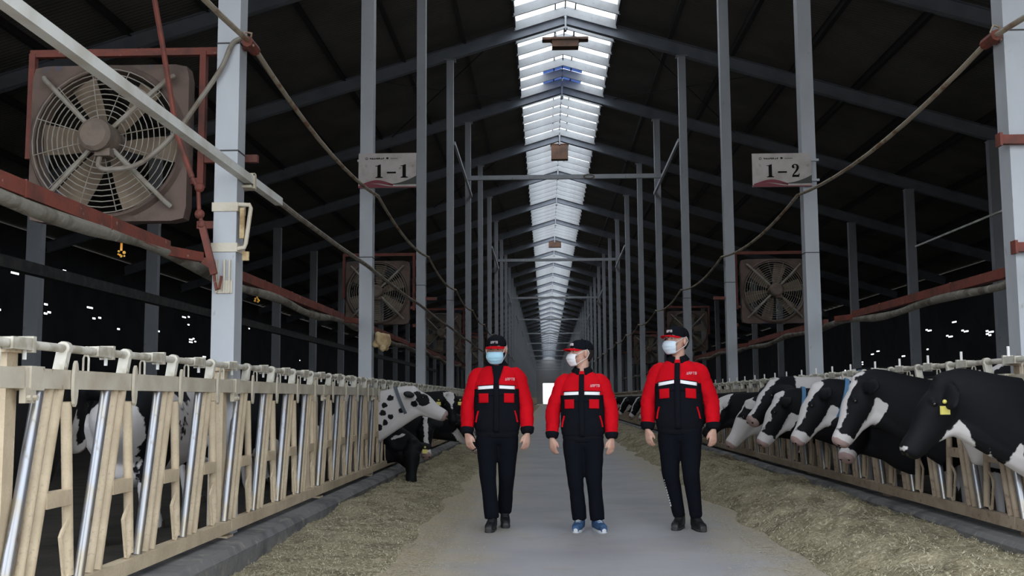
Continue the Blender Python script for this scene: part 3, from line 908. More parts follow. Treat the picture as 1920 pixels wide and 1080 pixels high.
# ---------------------------------------------------------------- barn fans
def make_fan(x, y, z, label, detail, group, rot, flip):
    t = thing('barn_fan', label, 'fan', (x, y, z), 0, group)
    h, ro = .64, .585
    n = 64
    m = MB()
    # square shroud with round hole
    def sq(a, hh):
        c, s = math.cos(a), math.sin(a)
        k = hh / max(abs(c), abs(s))
        k = min(k, hh * 1.37)
        return c * k, s * k
    A = [2 * PI * i / n for i in range(n)]
    rings = [[(*[q for q in (ro * math.cos(a),)], -.06, ro * math.sin(a)) for a in A],
             [(ro * 1.05 * math.cos(a), -.08, ro * 1.05 * math.sin(a)) for a in A],
             [((ro + .055) * math.cos(a), -.03, (ro + .055) * math.sin(a)) for a in A],
             [(sq(a, h)[0], -.02, sq(a, h)[1]) for a in A],
             [(sq(a, h)[0], .12, sq(a, h)[1]) for a in A],
             [(ro * math.cos(a), .12, ro * math.sin(a)) for a in A]]
    m.loft(rings, closed=True)
    obj('shroud', m, M['fan_dust'], t, 40)
    for i in range(6):
        a = 2 * PI * i / 6 + rot
        mm = MB()
        rg_ = []
        for r, wd, tw in ((.09, .10, 40), (.2, .16, 32), (.38, .22, 24), (.555, .25, 18)):
            c = []
            for ww, th in ((-1, 0), (-.4, .012), (.4, .012), (1, 0), (.4, -.004), (-.4, -.004)):
                u = ww * wd / 2
                yy = math.sin(R(tw)) * u + th
                uu = math.cos(R(tw)) * u
                c.append((math.cos(a) * r - math.sin(a) * uu, .03 + yy, math.sin(a) * r + math.cos(a) * uu))
            rg_.append(c)
        mm.loft(rg_)
        obj('blade', mm, M['blade'], t, 30)
    m = MB(); m.tube([(0, .06, 0), (0, -.02, 0)], .12, 16); obj('hub', m, M['motor'], t, 40)
    mo = MB(); mo.tube([(0, -.07, 0), (0, -.10, 0), (0, -.30, 0), (0, -.33, 0)], [.11, .135, .13, .10], 18); mo.box((0.05, -.2, -.13), (.12, .12, .06)); mo.tube([(-.13, -.2, .0), (-.15, -.2, .02)], .03, 6)
    motor = obj('motor', mo, M['motor'], t, 40)
    for sx in (-1, 1):
        for sz in (-1, 1):
            m = MB(); m.tube([(sx * .09, -.16, sz * .09), (sx * .50, -.10, sz * .50), (sx * .53, -.06, sz * .53)], .020, 8); obj('strut', m, M['guard'], t, 40)
    m = MB()
    for k in range(10 if detail else 6):
        q = (k + 1) / (10 if detail else 6)
        r = .15 + (ro - .15) * q
        yy = -.10 - .05 * math.cos(q * PI / 2)
        m.tube([(r * math.cos(a), yy, r * math.sin(a)) for a in np.linspace(0, 2 * PI, 37)], .0045, 5)
    for k in range(12):
        a = 2 * PI * k / 12 + .2
        m.tube([((.15 + (ro - .15) * q) * math.cos(a), -.105 - .05 * math.cos(q * PI / 2), (.15 + (ro - .15) * q) * math.sin(a)) for q in np.linspace(0, 1, 6)], .004, 5)
    obj('guard', m, M['guard'], t, 40)
    # red hanging frame to the column
    fr = MB()
    s = -1 if flip else 1
    fr.beam((-.72, .10, .78), (.86, .10, .78), .05, .06); fr.beam((-.70, .10, .78), (-.70, .10, -.10), .05, .06, (0, 1, 0)); fr.beam((.72, .10, .78), (.72, .10, -.35), .05, .07, (0, 1, 0))
    fr.beam((.70, .10, -.12), (1.18, .10, -.12), .05, .06); fr.beam((.70, .10, -.66), (.86, .10, -.66), .05, .06)
    fr.beam((-.70, .10, -.05), (-.62, .10, -.05), .05, .05); fr.beam((.62, .10, -.3), (.74, .10, -.3), .05, .05)
    if flip: fr.xf(Matrix.Scale(-1, 4, V((1, 0, 0))))
    obj('hanging_frame', fr, M['rust'], t)
    return t
f1 = make_fan(-3.50, 8.32, 3.29, 'large dusty square barn fan in a red frame beside the nearest left column', True, None, -.08, False)
hose = MB()
P = crom([(.02, -.22, -.15), (.02, -.24, -.24), (.12, -.25, -.27), (.35, -.24, -.22), (.60, -.2, .02), (.80, -.2, .30), (.96, -.2, .55), (1.03, -.18, .74), (1.10, -.16, .80)], 6)
hose.tube([tuple(p) for p in P], .02, 8)
obj('power_hose', hose, M['cable'], f1, 40)
ff = make_fan(-3.37, 21.2, 3.36, 'dim dusty fan hanging beyond the left 1-1 sign column', True, None, .4, False)
fg = make_fan(4.52, 21.2, 3.32, 'dim dusty fan hanging between the right columns below the 1-2 sign', True, None, .25, True)
for x, sd, src in ((-3.37, 'left', ff), (4.52, 'right', fg)):
    for j, k in enumerate((4, 6)):
        c = copy_tree(src)
        c.location = (x, Y0 + BAY * k - .05, 3.35)
        c['label'] = '%s dark fan further down the %s column row' % (('small', 'smallest')[j], sd)
for (z, ln, lab) in ((3.17, .36, 'upper red steel stub on the nearest right column'), (2.34, .26, 'lower red steel stub on the nearest right column')):
    m = MB(); m.beam((-.10, 0, 0), (ln - .05, 0, 0), .06, .07); m.box((-.10, 0, 0), (.02, .09, .10))
    tag(obj('steel_stub', m, M['rust'], None, None, (XR - .09 if z > 3 else XR - .02, Y0 - .14, z)), lab, 'bracket')

# ---------------------------------------------------------------- cows
def ring_tube(m, rows, n=16, up=(0, 0, 1), e=2.0):
    """rows of (x,y,z,lateral,vertical)"""
    m.tube([r[:3] for r in rows], [(float(r[3]), float(r[4])) for r in rows], n, up, True, e)
def smoothmax(a, b): return max(a, b)
def build_cow(name, label, X, Yc, facing, poll, muzzle, field, pink=None, voxel=.016, group=None, body=True, tags=(), collar=None, lower=0.0, body_seed=0, cat='cow', rz=None, bend=0.0, scale=1.0, earfwd=-.06, white_bias=0.0, earflop=-.07):
    if rz is None: rz = 0 if facing > 0 else PI
    root = thing(name, label, cat, (X, Yc, 0), rz, group)
    root.scale = (scale,) * 3
    P, Q = V(poll), V(muzzle)
    hd = (Q - P).normalized(); HL = (Q - P).length
    side = hd.cross(V((0, 0, 1))).normalized()
    hu = side.cross(hd).normalized()
    ax0 = P - hu * .085
    def ax(t): return ax0 + hd * HL * t
    m = MB()
    # trunk
    ring_tube(m, crom([(-2.12, 0, 1.22, .10, .10), (-2.05, 0, 1.14, .22, .24), (-1.85, 0, 1.08, .28, .34), (-1.5, 0, 1.0, .33, .42), (-1.15, 0, .98, .345, .44), (-.8, 0, 1.0, .31, .43), (-.5, 0, 1.03, .25, .41), (-.3, 0, 1.05, .19, .36)], 3), 20)
    # neck
    E = ax(.20) - hu * .05
    nb = E - hd * .10 - hu * .02
    n1 = V((-.50, 0, 1.06)); n2 = V((-.10, bend * .3, 1.00 - lower * .35))
    n3 = V(((n2.x + nb.x) / 2 + .02, (n2.y + nb.y) / 2, (n2.z + nb.z) / 2 + .02))
    ring_tube(m, crom([(*n1, .20, .38), (*n2, .15, .36), (*(n3 - V((0, 0, .025))), .118, .275), (*nb, .10, .19), (*E, .095, .13)], 4), 18)
    # head
    ring_tube(m, crom([(*(ax(-.04)), .06, .06), (*(ax(.04) - hu * .01), .105, .095), (*(ax(.2) - hu * .02), .118, .125), (*(ax(.38) - hu * .03), .118, .14), (*(ax(.55) - hu * .035), .092, .12), (*(ax(.74) - hu * .035), .076, .095), (*(ax(.88) - hu * .03), .082, .088), (*(ax(.97) - hu * .03), .078, .078), (*(ax(1.01) - hu * .03), .05, .05)], 4), 18, tuple(hu))
    # jaw and cheek
    ring_tube(m, crom([(*(ax(.18) - hu * .12), .07, .07), (*(ax(.34) - hu * .135), .072, .075), (*(ax(.6) - hu * .115), .05, .055), (*(ax(.90) - hu * .085), .05, .04)], 3), 12, tuple(hu))
    ta, tb = ax(.60) - hu * .125, ax(.36) - hu * (.20 if hd.z < -.7 else .16)     # throat and dewlap
    td_ = V((-.05, n2.y, .86 - lower * .2)); tc_ = tb.lerp(td_, .5) - V((0, 0, .02))
    ring_tube(m, crom([(*ta, .045, .05), (*tb, .075, .08), (*tc_, .085, .14), (*td_, .13, .26)], 3), 12)
    for s in (-1, 1):   # brow ridges
        m.ball(ax(.31) + hu * .05 + side * s * .085, .036, 10, 8)
        m.ball(ax(.96) - hu * .005 + side * s * .045, .032, 8, 6)
        eb = ax(.05) + side * s * .085 + hu * .02
        et = eb + side * s * .21 + V((0, 0, earflop)) + hd * earfwd
        ev = (et - eb)
        m.tube([eb - ev * .1, eb + ev * .25, eb + ev * .6, eb + ev * .9, et], [(.035, .03), (.070, .026), (.082, .024), (.055, .02), (.018, .016)], 10, up=tuple(hu))
    m.ball(ax(.0) + hu * .07, (.06, .06, .05), 10, 8)
    if body:
        for s in (-1, 1):
            yy = s * .17
            m.tube([(-.55, yy * .9, 1.0), (-.58, yy, .78), (-.54, yy, .60), (-.53, yy, .44), (-.54, yy, .36), (-.55, yy, .16), (-.53, yy, .09), (-.50, yy, .0)], [(.13, .10), (.10, .085), (.068, .062), (.055, .052), (.042, .04), (.038, .036), (.048, .045), (.056, .05)], 12, up=(1, 0, 0))
            yy = s * .20
            m.tube([(-1.82, yy * .8, 1.05), (-1.72, yy, .86), (-1.66, yy, .72), (-1.78, yy, .58), (-1.90, yy, .50), (-1.90, yy, .42), (-1.86, yy, .20), (-1.84, yy, .09), (-1.80, yy, .0)], [(.24, .15), (.20, .13), (.14, .10), (.085, .065), (.055, .048), (.045, .04), (.04, .036), (.05, .045), (.056, .05)], 12, up=(1, 0, 0))
        m.ball((-1.58, 0, .64), (.24, .20, .17), 14, 10)
        m.tube([(-2.10, 0, 1.28), (-2.19, 0, 1.2), (-2.2, 0, .9), (-2.19, .02, .7), (-2.18, .02, .5)], [.045, .04, .025, .03, .05], 8)
    me = remeshed(m, voxel, 5)
    me.name = 'coat'
    n = len(me.vertices)
    wv = np.zeros(n, np.float32); pv = np.zeros(n, np.float32)
    sd = V((body_seed * 7.3, body_seed * 3.1, body_seed))
    for i, v in enumerate(me.vertices):
        p = v.co
        q = p - ax0
        t = q.dot(hd) / HL; w = q.dot(side); vv = q.dot(hu)
        if p.x < -.35:
            b = noise.noise(V((p.x * 1.5, p.y * 1.2, p.z * 1.3)) + sd) * .30 - .02
            b = max(b + white_bias, (.55 - p.z) * .6)
            k = min(1, max(0, (-.35 - p.x) / .15))
            f = field(t, w, vv, p)
            wv[i] = f * (1 - k) + b * k
        else:
            wv[i] = field(t, w, vv, p)
        pv[i] = (pink(t, w, vv) if pink else (t - .925) * HL if vv > -.10 else -.05)
        if t < .5: pv[i] = -.1
    me.attributes.new('white', 'FLOAT', 'POINT').data.foreach_set('value', wv)
    me.attributes.new('pink', 'FLOAT', 'POINT').data.foreach_set('value', pv)
    me.materials.append(M['coat'])
    bd = link('body', me, root)
    for s in (-1, 1):
        e = MB(); e.ball(ax(.33) + hu * .045 + side * s * .100, .021, 10, 8)
        obj('eye', e, M['cow_eye'], root, 60)
        e = MB(); e.ball(ax(.992) - hu * .01 + side * s * .042, (.014, .014, .02), 8, 6)
        obj('nostril', e, M['cow_eye'], root, 60)
        if s in tags:
            eb = ax(.05) + side * s * .085 + hu * .02
            et = eb + side * s * .17 + V((0, 0, earflop)) + hd * (earfwd + .06)
            e = MB()
            c = eb.lerp(et, .62) + hu * .03
            e.box(c - V((0, 0, .06)), (.075, .012, .06), Matrix.Rotation(.3, 3, 'Z'))
            e.ball(c, .016, 8, 6)
            obj('ear_tag', e, M['yellow_tag'], root)
    if collar:
        nn = nb.lerp(n3, .45)
        ta = (nb - n3).normalized()
        sd2 = ta.cross(V((0, 0, 1))).normalized(); up2 = sd2.cross(ta)
        e = MB()
        rings = []
        for a in np.linspace(0, 2 * PI, 25)[:-1]:
            c = nn + sd2 * math.cos(a) * .128 + up2 * math.sin(a) * .225
            o = (sd2 * math.cos(a) + up2 * math.sin(a)) * .008
            rings.append([c - ta * .022 - o, c + ta * .022 - o, c + ta * .022 + o, c - ta * .022 + o])
        e.loft(rings, closed=True)
        e.box(nn - up2 * .235, (.06, .05, .05))
        obj('neck_strap', e, M['collar_grey' if collar == 'grey' else 'collar_blue'], root)
    if scale > 1:
        e = MB(); e.grid(lambda u, v: V((-.40 - .10 * u, -.12 + .24 * v, 1.405 - .6 * (v - .5) ** 2 * .24 + .01)), 3, 6); solidify(obj('blue_mark', e, M['collar_blue'], root, 60), .02)
    if body:
        for (x, yy) in ((-.49, .17), (-.49, -.17), (-1.79, .20), (-1.79, -.20)):
            e = MB(); e.tube([(x, yy, .0), (x - .01, yy, .07)], [(.066, .058), (.054, .05)], 10, up=(1, 0, 0)); obj('hoof', e, M['hoof'], root, 40)
    return root

def spots(cs):
    return lambda p: max((r - (p - V(c)).length) for c, r in cs)
def f_blaze(bl0, bl1, muz, jaw, extra=None):
    """black head, white blaze on the face ridge, white muzzle above t=muz, white jaw line"""
    HLf = .5
    def f(t, w, v, p):
        b = -.06
        if t > -.15:
            wid = bl0 + (bl1 - bl0) * max(0, t)
            b = max(b, min(wid - abs(w), v - .045, .03))
            b = max(b, (t - muz) * .5)
            b = max(b, min(jaw - v, (t - .14) * .6, v + .235))
        if extra: b = max(b, extra(t, w, v, p))
        return b
    return f
def tri(p, a, b, c):
    """signed distance-like value, positive inside the triangle a, b, c in the side view"""
    out = 9
    for (x0, z0), (x1, z1) in ((a, b), (b, c), (c, a)):
        dx, dz = x1 - x0, z1 - z0
        out = min(out, ((p.x - x0) * dz - (p.z - z0) * dx) / math.hypot(dx, dz))
    return out
def f_cow1(t, w, v, p):
    b = -.06
    b = max(b, tri(p, (.51, 1.07), (.80, .71), (.32, .73)))      # throat patch
    b = max(b, tri(p, (.60, .90), (.60, .70), (.20, .76)))       # tail of it along the throat
    b = max(b, tri(p, (.30, .84), (.34, .50), (.06, .40)), tri(p, (.10, .90), (.26, .55), (-.05, .40)))   # brisket
    b = max(b, min((t - .965) * .5, v - .02))
    return b
def f_spotA(t, w, v, p):
    rg = f_spotA.c
    d = max((r - (p - c).length) for c, r in rg)
    if t > .0:
        d = max(d, .085 - math.hypot((t - .36) * .55, v - .02))
        d = max(d, .045 - math.hypot((t - .23) * .55, v + .09))
        d = max(d, .04 - math.hypot((t - .17) * .55, v - .05))
    if abs(w) > .13 and -.1 < t < .15 and v > -.10: d = max(d, .05)
    return -d
_r = random.Random(12)
f_spotA.c = []
while len(f_spotA.c) < 42:
    c = V((_r.uniform(-.08, .40), _r.choice((-.135, .135)), _r.uniform(.80, 1.26)))
    if all((c - q[0]).length > .095 for q in f_spotA.c): f_spotA.c.append((c, _r.uniform(.036, .060)))
    elif _r.random() < .01: break

# right-hand row, nearest first (local x runs into the aisle)
build_cow('dairy_cow', 'nearest black cow on the right with white throat patch and yellow ear tags', FR, 7.84, -1, (.62, .02, 1.345), (.965, .04, .875), f_cow1, lambda t, w, v: -.05, .013, tags=(-1, 1), body_seed=1, earfwd=.10, earflop=-.06)
build_cow('dairy_cow', 'black cow with yellow tag held back behind the nearest right cow', FR, 8.75, -1, (-.26, 0, 1.47), (.02, 0, 1.03), f_blaze(.05, .03, 1.2, -.3), lambda t, w, v: -.05, .018, tags=(-1, 1), body_seed=21)
build_cow('dairy_cow', 'second cow on the right, black with thin white face edge and white jaw', FR, 9.53, -1, (.72, 0, 1.375), (1.00, .03, .855), f_blaze(.035, .10, .83, -.115), None, .014, body_seed=2, tags=(1,))
build_cow('dairy_cow', 'third cow on the right, broad white blaze and pink muzzle, blue strap', FR, 11.09, -1, (.70, 0, 1.325), (1.01, .02, .81), f_blaze(.075, .09, .80, -.125), None, .015, body_seed=3, collar='blue')
build_cow('dairy_cow', 'fourth cow on the right, white topknot and blaze with white muzzle', FR, 12.78, -1, (.72, 0, 1.235), (1.03, .02, .72), f_blaze(.07, .09, .76, -.12, lambda t, w, v, p: .045 - math.hypot(p.x - .42, p.z - 1.12)), None, .016, body_seed=4, collar='blue')
build_cow('dairy_cow', 'fifth cow on the right with an all white lower face', FR, 14.34, -1, (.78, 0, 1.16), (1.14, .02, .64), f_blaze(.03, .03, .38, -.09, lambda t, w, v, p: min(.06 - math.hypot((t - .02) * .5, v - .06), .05)), None, .016, body_seed=5)
build_cow('dairy_cow', 'black cow with raised head behind the white faced cow', FR, 13.56, -1, (.58, .14, 1.27), (.93, .34, .90), f_blaze(.05, .03, .95, -.3, lambda t, w, v, p: min(.32 - p.x, .05 + .10 * noise.noise(p * 3))), None, .018, body_seed=6, scale=1.11)
build_cow('dairy_cow', 'black cow with white forehead patch beside the right man', FR, 16.03, -1, (.86, 0, 1.19), (1.2, 0, .72), f_blaze(.06, .0, 1.2, -.4, lambda t, w, v, p: min(.12 - t * .35, v)), lambda t, w, v: -.05, .018, body_seed=7)
build_cow('dairy_cow', 'cow on the right feeding with its pale muzzle low under its neighbours', FR, 10.31, -1, (.50, -.1, 1.05), (.70, .1, .70), f_blaze(.03, .03, .80, -.3), None, .016, body_seed=8, lower=.5)
# left-hand row
build_cow('dairy_cow', 'white cow with small black spots and grey neck strap, left fence', FL, 15.25, 1, (.50, 0, 1.385), (1.03, -.03, 1.07), f_spotA, None, .013, body_seed=9, collar='grey')
build_cow('dairy_cow', 'black cow with its head right down in the feed, left fence', FL, 16.03, 1, (.42, -.30, .62), (.47, -.78, .10), lambda t, w, v, p: min(.03, .022 - abs(p.z - (.62 + .3 * p.x)) - max(0, .12 - p.x) - max(0, p.x - .30)), lambda t, w, v: -.05, .016, body_seed=10, lower=1.0, tags=(-1,), bend=-.25)
build_cow('dairy_cow', 'black cow with white blaze lowering its face behind spotted cow', FL, 16.81, 1, (.50, -.02, .92), (.56, -.38, .40), f_blaze(.035, .03, .80, -.11), None, .016, body_seed=11, lower=.6, bend=-.1)
build_cow('dairy_cow', 'black cow with white forehead triangle and yellow tag beyond spotted cow', FL, 18.5, 1, (.72, .0, 1.30), (.84, -.36, .88), f_blaze(.09, -.06, 1.2, -.13), lambda t, w, v: -.05, .018, body_seed=12, tags=(-1, 1))
build_cow('dairy_cow', 'black cow stooping low to the feed behind the left man, white jaw', FL, 20.06, 1, (.86, .0, .86), (1.22, -.1, .30), f_blaze(.02, .02, .9, -.09), None, .02, body_seed=13, lower=.5)
build_cow('dairy_cow', 'cow behind left fence showing only a pink muzzle between bars', FL, 12.78, 1, (-.40, 0, 1.26), (.03, 0, .89), f_blaze(.09, .10, .6, -.1), None, .02, body_seed=14)
# cows standing loose inside the pens
def loose(label, x, y, rz, seed, white):
    return build_cow('dairy_cow', label, x, y, 1, (.62, .1, 1.35), (.95, .15, .95), f_blaze(.06, .08, .8, -.12), None, .022, body_seed=seed, rz=rz, white_bias=white)
loose('black and white cow standing inside the left pen at the frame edge', -3.30, 6.9, PI / 2, 3.3, .03)
loose('white flanked cow standing behind the nearest left fence panel', -3.6, 10.9, PI / 2, 5.9, .06)
# far cows feeding along both fences share meshes
far_l = build_cow('dairy_cow', 'small far black and white cow feeding at the left fence', FL, 24.09, 1, (.74, 0, 1.1), (1.05, -.05, .6), f_blaze(.05, .06, .8, -.12), None, .03, 'far cows at the left fence', body_seed=15)
far_r = build_cow('dairy_cow', 'small far black and white cow feeding at the right fence', FR, 22.53, -1, (.74, 0, 1.2), (1.05, .05, .7), f_blaze(.05, .06, .8, -.12), None, .03, 'far cows at the right fence', body_seed=16)
for src, x, yl in ((far_l, FL, (22.53, 29.03, 31.1, 35.9, 42.5, 47.9)), (far_r, FR, (18.5, 19.28, 25.0, 28.9, 32.3, 37.4, 43.0, 51.4))):
    sd = 'left' if x < 0 else 'right'
    for j, y in enumerate(sorted(yl)):
        c = copy_tree(src)
        c.location.x = x; c.location.y = y
        c['label'] = 'tiny far black and white cow, %s of the distant cows down the %s fence' % ((ORD[j] if j else 'first'), sd)
m = MB()

# ---------------------------------------------------------------- people
def Rz(a): return Matrix.Rotation(a, 4, 'Z')
def hand(m, w, d, tdir, nrm, k=1.0):
    """w wrist, d finger direction, tdir thumb side, nrm palm normal"""
    w, d, tdir, nrm = V(w), V(d).normalized(), V(tdir).normalized(), V(nrm).normalized()
    def P(a, b, c): return w + (d * a + tdir * b + nrm * c) * k
    m.tube([P(-.02, 0, 0), P(.0, 0, 0), P(.04, .004, 0), P(.085, .002, .004), P(.10, 0, .006)], [(.024, .019), (.026, .019), (.038, .017), (.042, .015), (.036, .011)], 12, up=tuple(nrm), e=2.6)
    for b, L, r in ((.031, .072, .0098), (.010, .082, .0100), (-.011, .076, .0097), (-.031, .060, .0088)):
        m.tube([P(.07, b, .004), P(.096, b * 1.06, .006), P(.096 + L * .40, b * 1.06, .018), P(.096 + L * .66, b * 1.02, .036), P(.096 + L * .76, b * .98, .054)], [r * k, r * k * 1.05, r * k, r * k * .92, r * k * .7], 8)
    m.tube([P(.012, .022, .004), P(.042, .048, .010), P(.070, .056, .020), P(.096, .052, .030)], [.014 * k, .0125 * k, .0105 * k, .008 * k], 8)
# stroke marks like the small worn embroidery: (x, z, width, height) in a unit cell
GLYPHS = [[(.5, .55, .7, 0), (.5, .5, 0, 1), (.5, 0, 1, 0)],
          [(.1, .5, 0, 1), (.45, 1, .6, 0), (.45, .5, .6, 0), (.8, .75, 0, .5), (.8, .2, 0, .4)],
          [(.1, .5, 0, 1), (.45, 1, .6, 0), (.45, .45, .6, 0), (.8, .75, 0, .5)],
          [(.5, 1, .9, 0), (.5, .5, 0, 1)],
          [(.1, .5, 0, 1), (.45, 1, .6, 0), (.45, .5, .6, 0), (.45, 0, .6, 0), (.8, .5, 0, .9)]]
def person(p):
    k = p['k']                       # height factor on a 1.75 m figure
    root = thing('person', p['label'], 'person', (p['x'], p['y'], 0), p.get('rz', 0))
    S = lambda t: tuple(float(q) * k for q in t)
    hips = p['hips']; kn = p['knees']; an = p['ankles']
    el = p['elbows']; wr = p['wrists']
    sh = [(-.185, .02, 1.405), (.185, .02, 1.405)]
    # ---- body: one continuous skin
    b = MB()
    HM = Matrix.Translation(V((0, .012, 1.53 + p.get('neck', .03))) * k) @ Rz(p['yaw']) @ Matrix.Rotation(p.get('roll', 0), 4, 'Y') @ Matrix.Rotation(p.get('pitch', 0), 4, 'X') @ Matrix.Translation(V((0, -.012, .105)) * k)
    HS = p.get('hs', k * 1.06)
    def H(x, y, z): return HM @ (V((x, y, z)) * HS)
    hm = MB()
    hm.ball((0, .018, .025), (.077, .095, .098), 20, 14)
    ring_tube(hm, crom([(0, -.012, .055, .066, .075), (0, -.014, .02, .070, .080), (0, -.018, -.03, .066, .074), (0, -.022, -.075, .055, .064), (0, -.034, -.105, .038, .044), (0, -.04, -.118, .02, .026)], 3), 18, (0, 1, 0))
    hm.tube([(0, -.088, .024), (0, -.100, .0), (0, -.112, -.022), (0, -.100, -.034)], [.009, .012, .016, .010], 10, up=(1, 0, 0))
    for s in (-1, 1):
        hm.ball((s * .014, -.098, -.028), .0095, 8, 6)
        hm.ball((s * .084, .014, -.004), (.013, .026, .037), 10, 8, Matrix.Rotation(s * .35, 3, 'Z'))
        hm.ball((s * .050, -.066, -.018), (.020, .018, .018), 10, 8)
        hm.tube([(s * .012, -.092, .035), (s * .034, -.090, .040), (s * .056, -.074, .032)], .009, 8); hm.tube([(s * .016, -.088, .008), (s * .034, -.088, .006), (s * .052, -.076, .009)], .006, 8)
    hm.tube([(-.024, -.082, -.066), (0, -.094, -.063), (.024, -.082, -.066)], .006, 8)
    hm.tube([(-.022, -.082, -.075), (0, -.093, -.075), (.022, -.082, -.075)], .0065, 8)
    hm.v = [tuple(HM @ (V(q) * HS)) for q in hm.v]
    b.add(hm.v, hm.f)
    b.tube([V((0, .02, 1.38)) * k, V((0, .022, 1.48)) * k, H(0, .018, -.09), H(0, .012, -.03)], [.064 * k, .060 * k, .058 * k, .052 * k], 14)
    ring_tube(b, [tuple(V(q[:3]) * k) + (q[3] * k, q[4] * k) for q in ((0, .02, .95, .12, .08), (0, .02, 1.2, .12, .07), (0, .02, 1.38, .12, .06), (0, .02, 1.43, .06, .05))], 14, (0, 1, 0))
    for i, s in ((0, -1), (1, 1)):
        b.tube([V((s * .06, .02, 1.38)) * k, V(sh[i]) * k, V(el[i]) * k, V(wr[i]) * k], [.05 * k, .045 * k, .036 * k, .026 * k], 10)
        d = V(p['hand_dir'][i])
        n = V((-s * .6, .8, -.1)); n = (n - d.normalized() * n.dot(d.normalized())).normalized()
        td = V((-s * .8, -.55, 0)); td = (td - d.normalized() * td.dot(d.normalized())); td = (td - n * td.dot(n)).normalized()
        hand(b, V(wr[i]) * k + d.normalized() * .012, d, td, n, k * .93)
        b.tube([V((s * .08, .02, .98)) * k, V(hips[i]) * k, V(kn[i]) * k, V(an[i]) * k], [.06 * k, .055 * k, .045 * k, .035 * k], 10)
    me = remeshed(b, .0058, 2, .4)
    me.name = 'body'
    me.materials.append(M['skin'])
    link('body', me, root)
    for s in (-1, 1):
        e = MB(); e.ball(H(s * .032, -.080, .019), .0115 * HS, 10, 8)
        e.mi = 1; e.ball(H(s * .031, -.0868, .0175), .0072 * HS, 8, 6)
        obj('eye', e, [M['eyewhite'], M['iris']], root, 60)
        e = MB(); e.tube([H(s * .014, -.096, .036), H(s * .034, -.096, .043), H(s * .055, -.082, .036)], [.003 * HS, .0045 * HS, .0025 * HS], 6); obj('eyebrow', e, M['hair'], root, 60)
    # ---- jacket torso
    zc = p['zc']                       # edge between red yoke and black lower part
    T = [(.865, .178, .112, .02), (.885, .188, .122, .02), (.92, .205, .135, .016), (1.0, .212, .142, .012), (1.1, .210, .142, .01), (1.2, .210, .142, .008), (1.30, .212, .140, .01), (1.36, .208, .130, .014), (1.415, .200, .116, .018), (1.455, .176, .100, .02), (1.490, .130, .086, .022), (1.515, .086, .072, .022)]
    wide = p.get('wide', 1.0)
    T = [(z, hw * wide, hd * p.get('deep', 1.0), cy) for z, hw, hd, cy in T]
    zz = sorted(set([round(q, 4) for q in np.arange(.865, 1.515, .020)] + [zc, 1.515]))
    TT = [np.interp(zz, [t[0] for t in T], [t[j] for t in T]) for j in (1, 2, 3)]
    E_ = 2.5
    nt = 56
    def wrinkle(a, z, sd):
        return .006 * noise.noise((a * 2.2 + sd, z * 9, sd)) + .004 * noise.noise((a * 5 + z * 14, z * 16, sd + 4)) + (.007 * noise.noise((a * 1.3, z * 26, sd)) if z < 1.0 else 0)
    def ring_at(j):
        r = []
        hw, hd, cy = TT[0][j], TT[1][j], TT[2][j]
        for i in range(nt):
            a = 2 * PI * i / nt
            c, s = math.cos(a), math.sin(a)
            o = wrinkle(a if a < PI else 2 * PI - a, zz[j], p['seed']) if .9 < zz[j] < 1.44 else 0
            r.append(V((math.copysign(abs(c) ** (2 / E_), c) * (hw + o), cy + math.copysign(abs(s) ** (2 / E_), s) * (hd + o), zz[j])) * k)
        return r
    m = MB()
    lo = [ring_at(j) for j in range(len(zz)) if zz[j] <= zc + 1e-6]
    hi = [ring_at(j) for j in range(len(zz)) if zz[j] >= zc - 1e-6]
    m.mi = 1; m.loft(lo, False); m.mi = 0; m.loft(hi, False)
    m.mi = 1; m.add(lo[0], [tuple(reversed(range(nt)))])
    jk = obj('jacket', m, [M['red_cloth'], M['black_cloth']], root, 70)
    def front(x, z):
        hw, hd, cy = (float(np.interp(z, [t[0] for t in T], [t[j] for t in T])) for j in (1, 2, 3))
        q = max(0, 1 - (min(abs(x), hw * .995) / hw) ** E_) ** (1 / E_)
        return cy - q * hd
    def patch(name, x0, x1, z0, z1, m_, off=.009, nu=10, nv=6, skew=0, taper=None, th=.004):
        mm = MB()
        def fn(u, v):
            z = z0 + (z1 - z0) * v
            x = x0 + (x1 - x0) * u
            if taper: x = x * (taper[0] + (taper[1] - taper[0]) * v)
            zz_ = z + skew * abs(x)
            return V((x, front(x, zz_) - off, zz_)) * k
        mm.grid(fn, nu, nv)
        o = obj(name, mm, m_, jk, 60)
        return solidify(o, th, -1)
    sk = p.get('skew', -.10)
    patch('stripe', -.172, -.028, zc + .004, zc + .034, M['reflect'], .012, skew=sk)
    patch('stripe', .028, .172, zc + .004, zc + .034, M['reflect'], .012, skew=sk)
    patch('chest_panel', -.195, .195, zc - .06, zc + .006, M['black_cloth'], .007, 24, skew=sk)
    patch('stripe_border', -.18, .18, zc + .030, zc + .042, M['black_cloth'], .008, 20, 2, skew=sk)
    patch('pocket', -.165, -.072, zc - .125, zc - .038, M['red_cloth'], .013, skew=sk * .5)
    patch('pocket', .072, .165, zc - .125, zc - .038, M['red_cloth'], .013, skew=sk * .5)
    patch('placket', -.024, .024, .89, 1.485, M['black_cloth'], .015, 3, 24)
    for s in (-1, 1):
        mm = MB(); mm.tube([V((s * x, front(x, z) - .010, z)) * k for x, z in ((.168, 1.09), (.182, 1.04), (.192, .985))], [(.011, .006)] * 3, 8); obj('pocket_trim', mm, M['red_cloth'], jk, 50)
    mm = MB()
    for i, g in enumerate(GLYPHS):
        for (gx, gz, gw, gh) in g:
            x, z = .082 + i * .0185 + gx * .015, zc + .078 + gz * .022
            mm.box(V((x, front(x, z) - .009, z)) * k, (gw * .015 + .0028, .004, gh * .022 + .0028))
    obj('chest_print', mm, M['mark_pink'], jk)
    # waistband
    wb = MB()
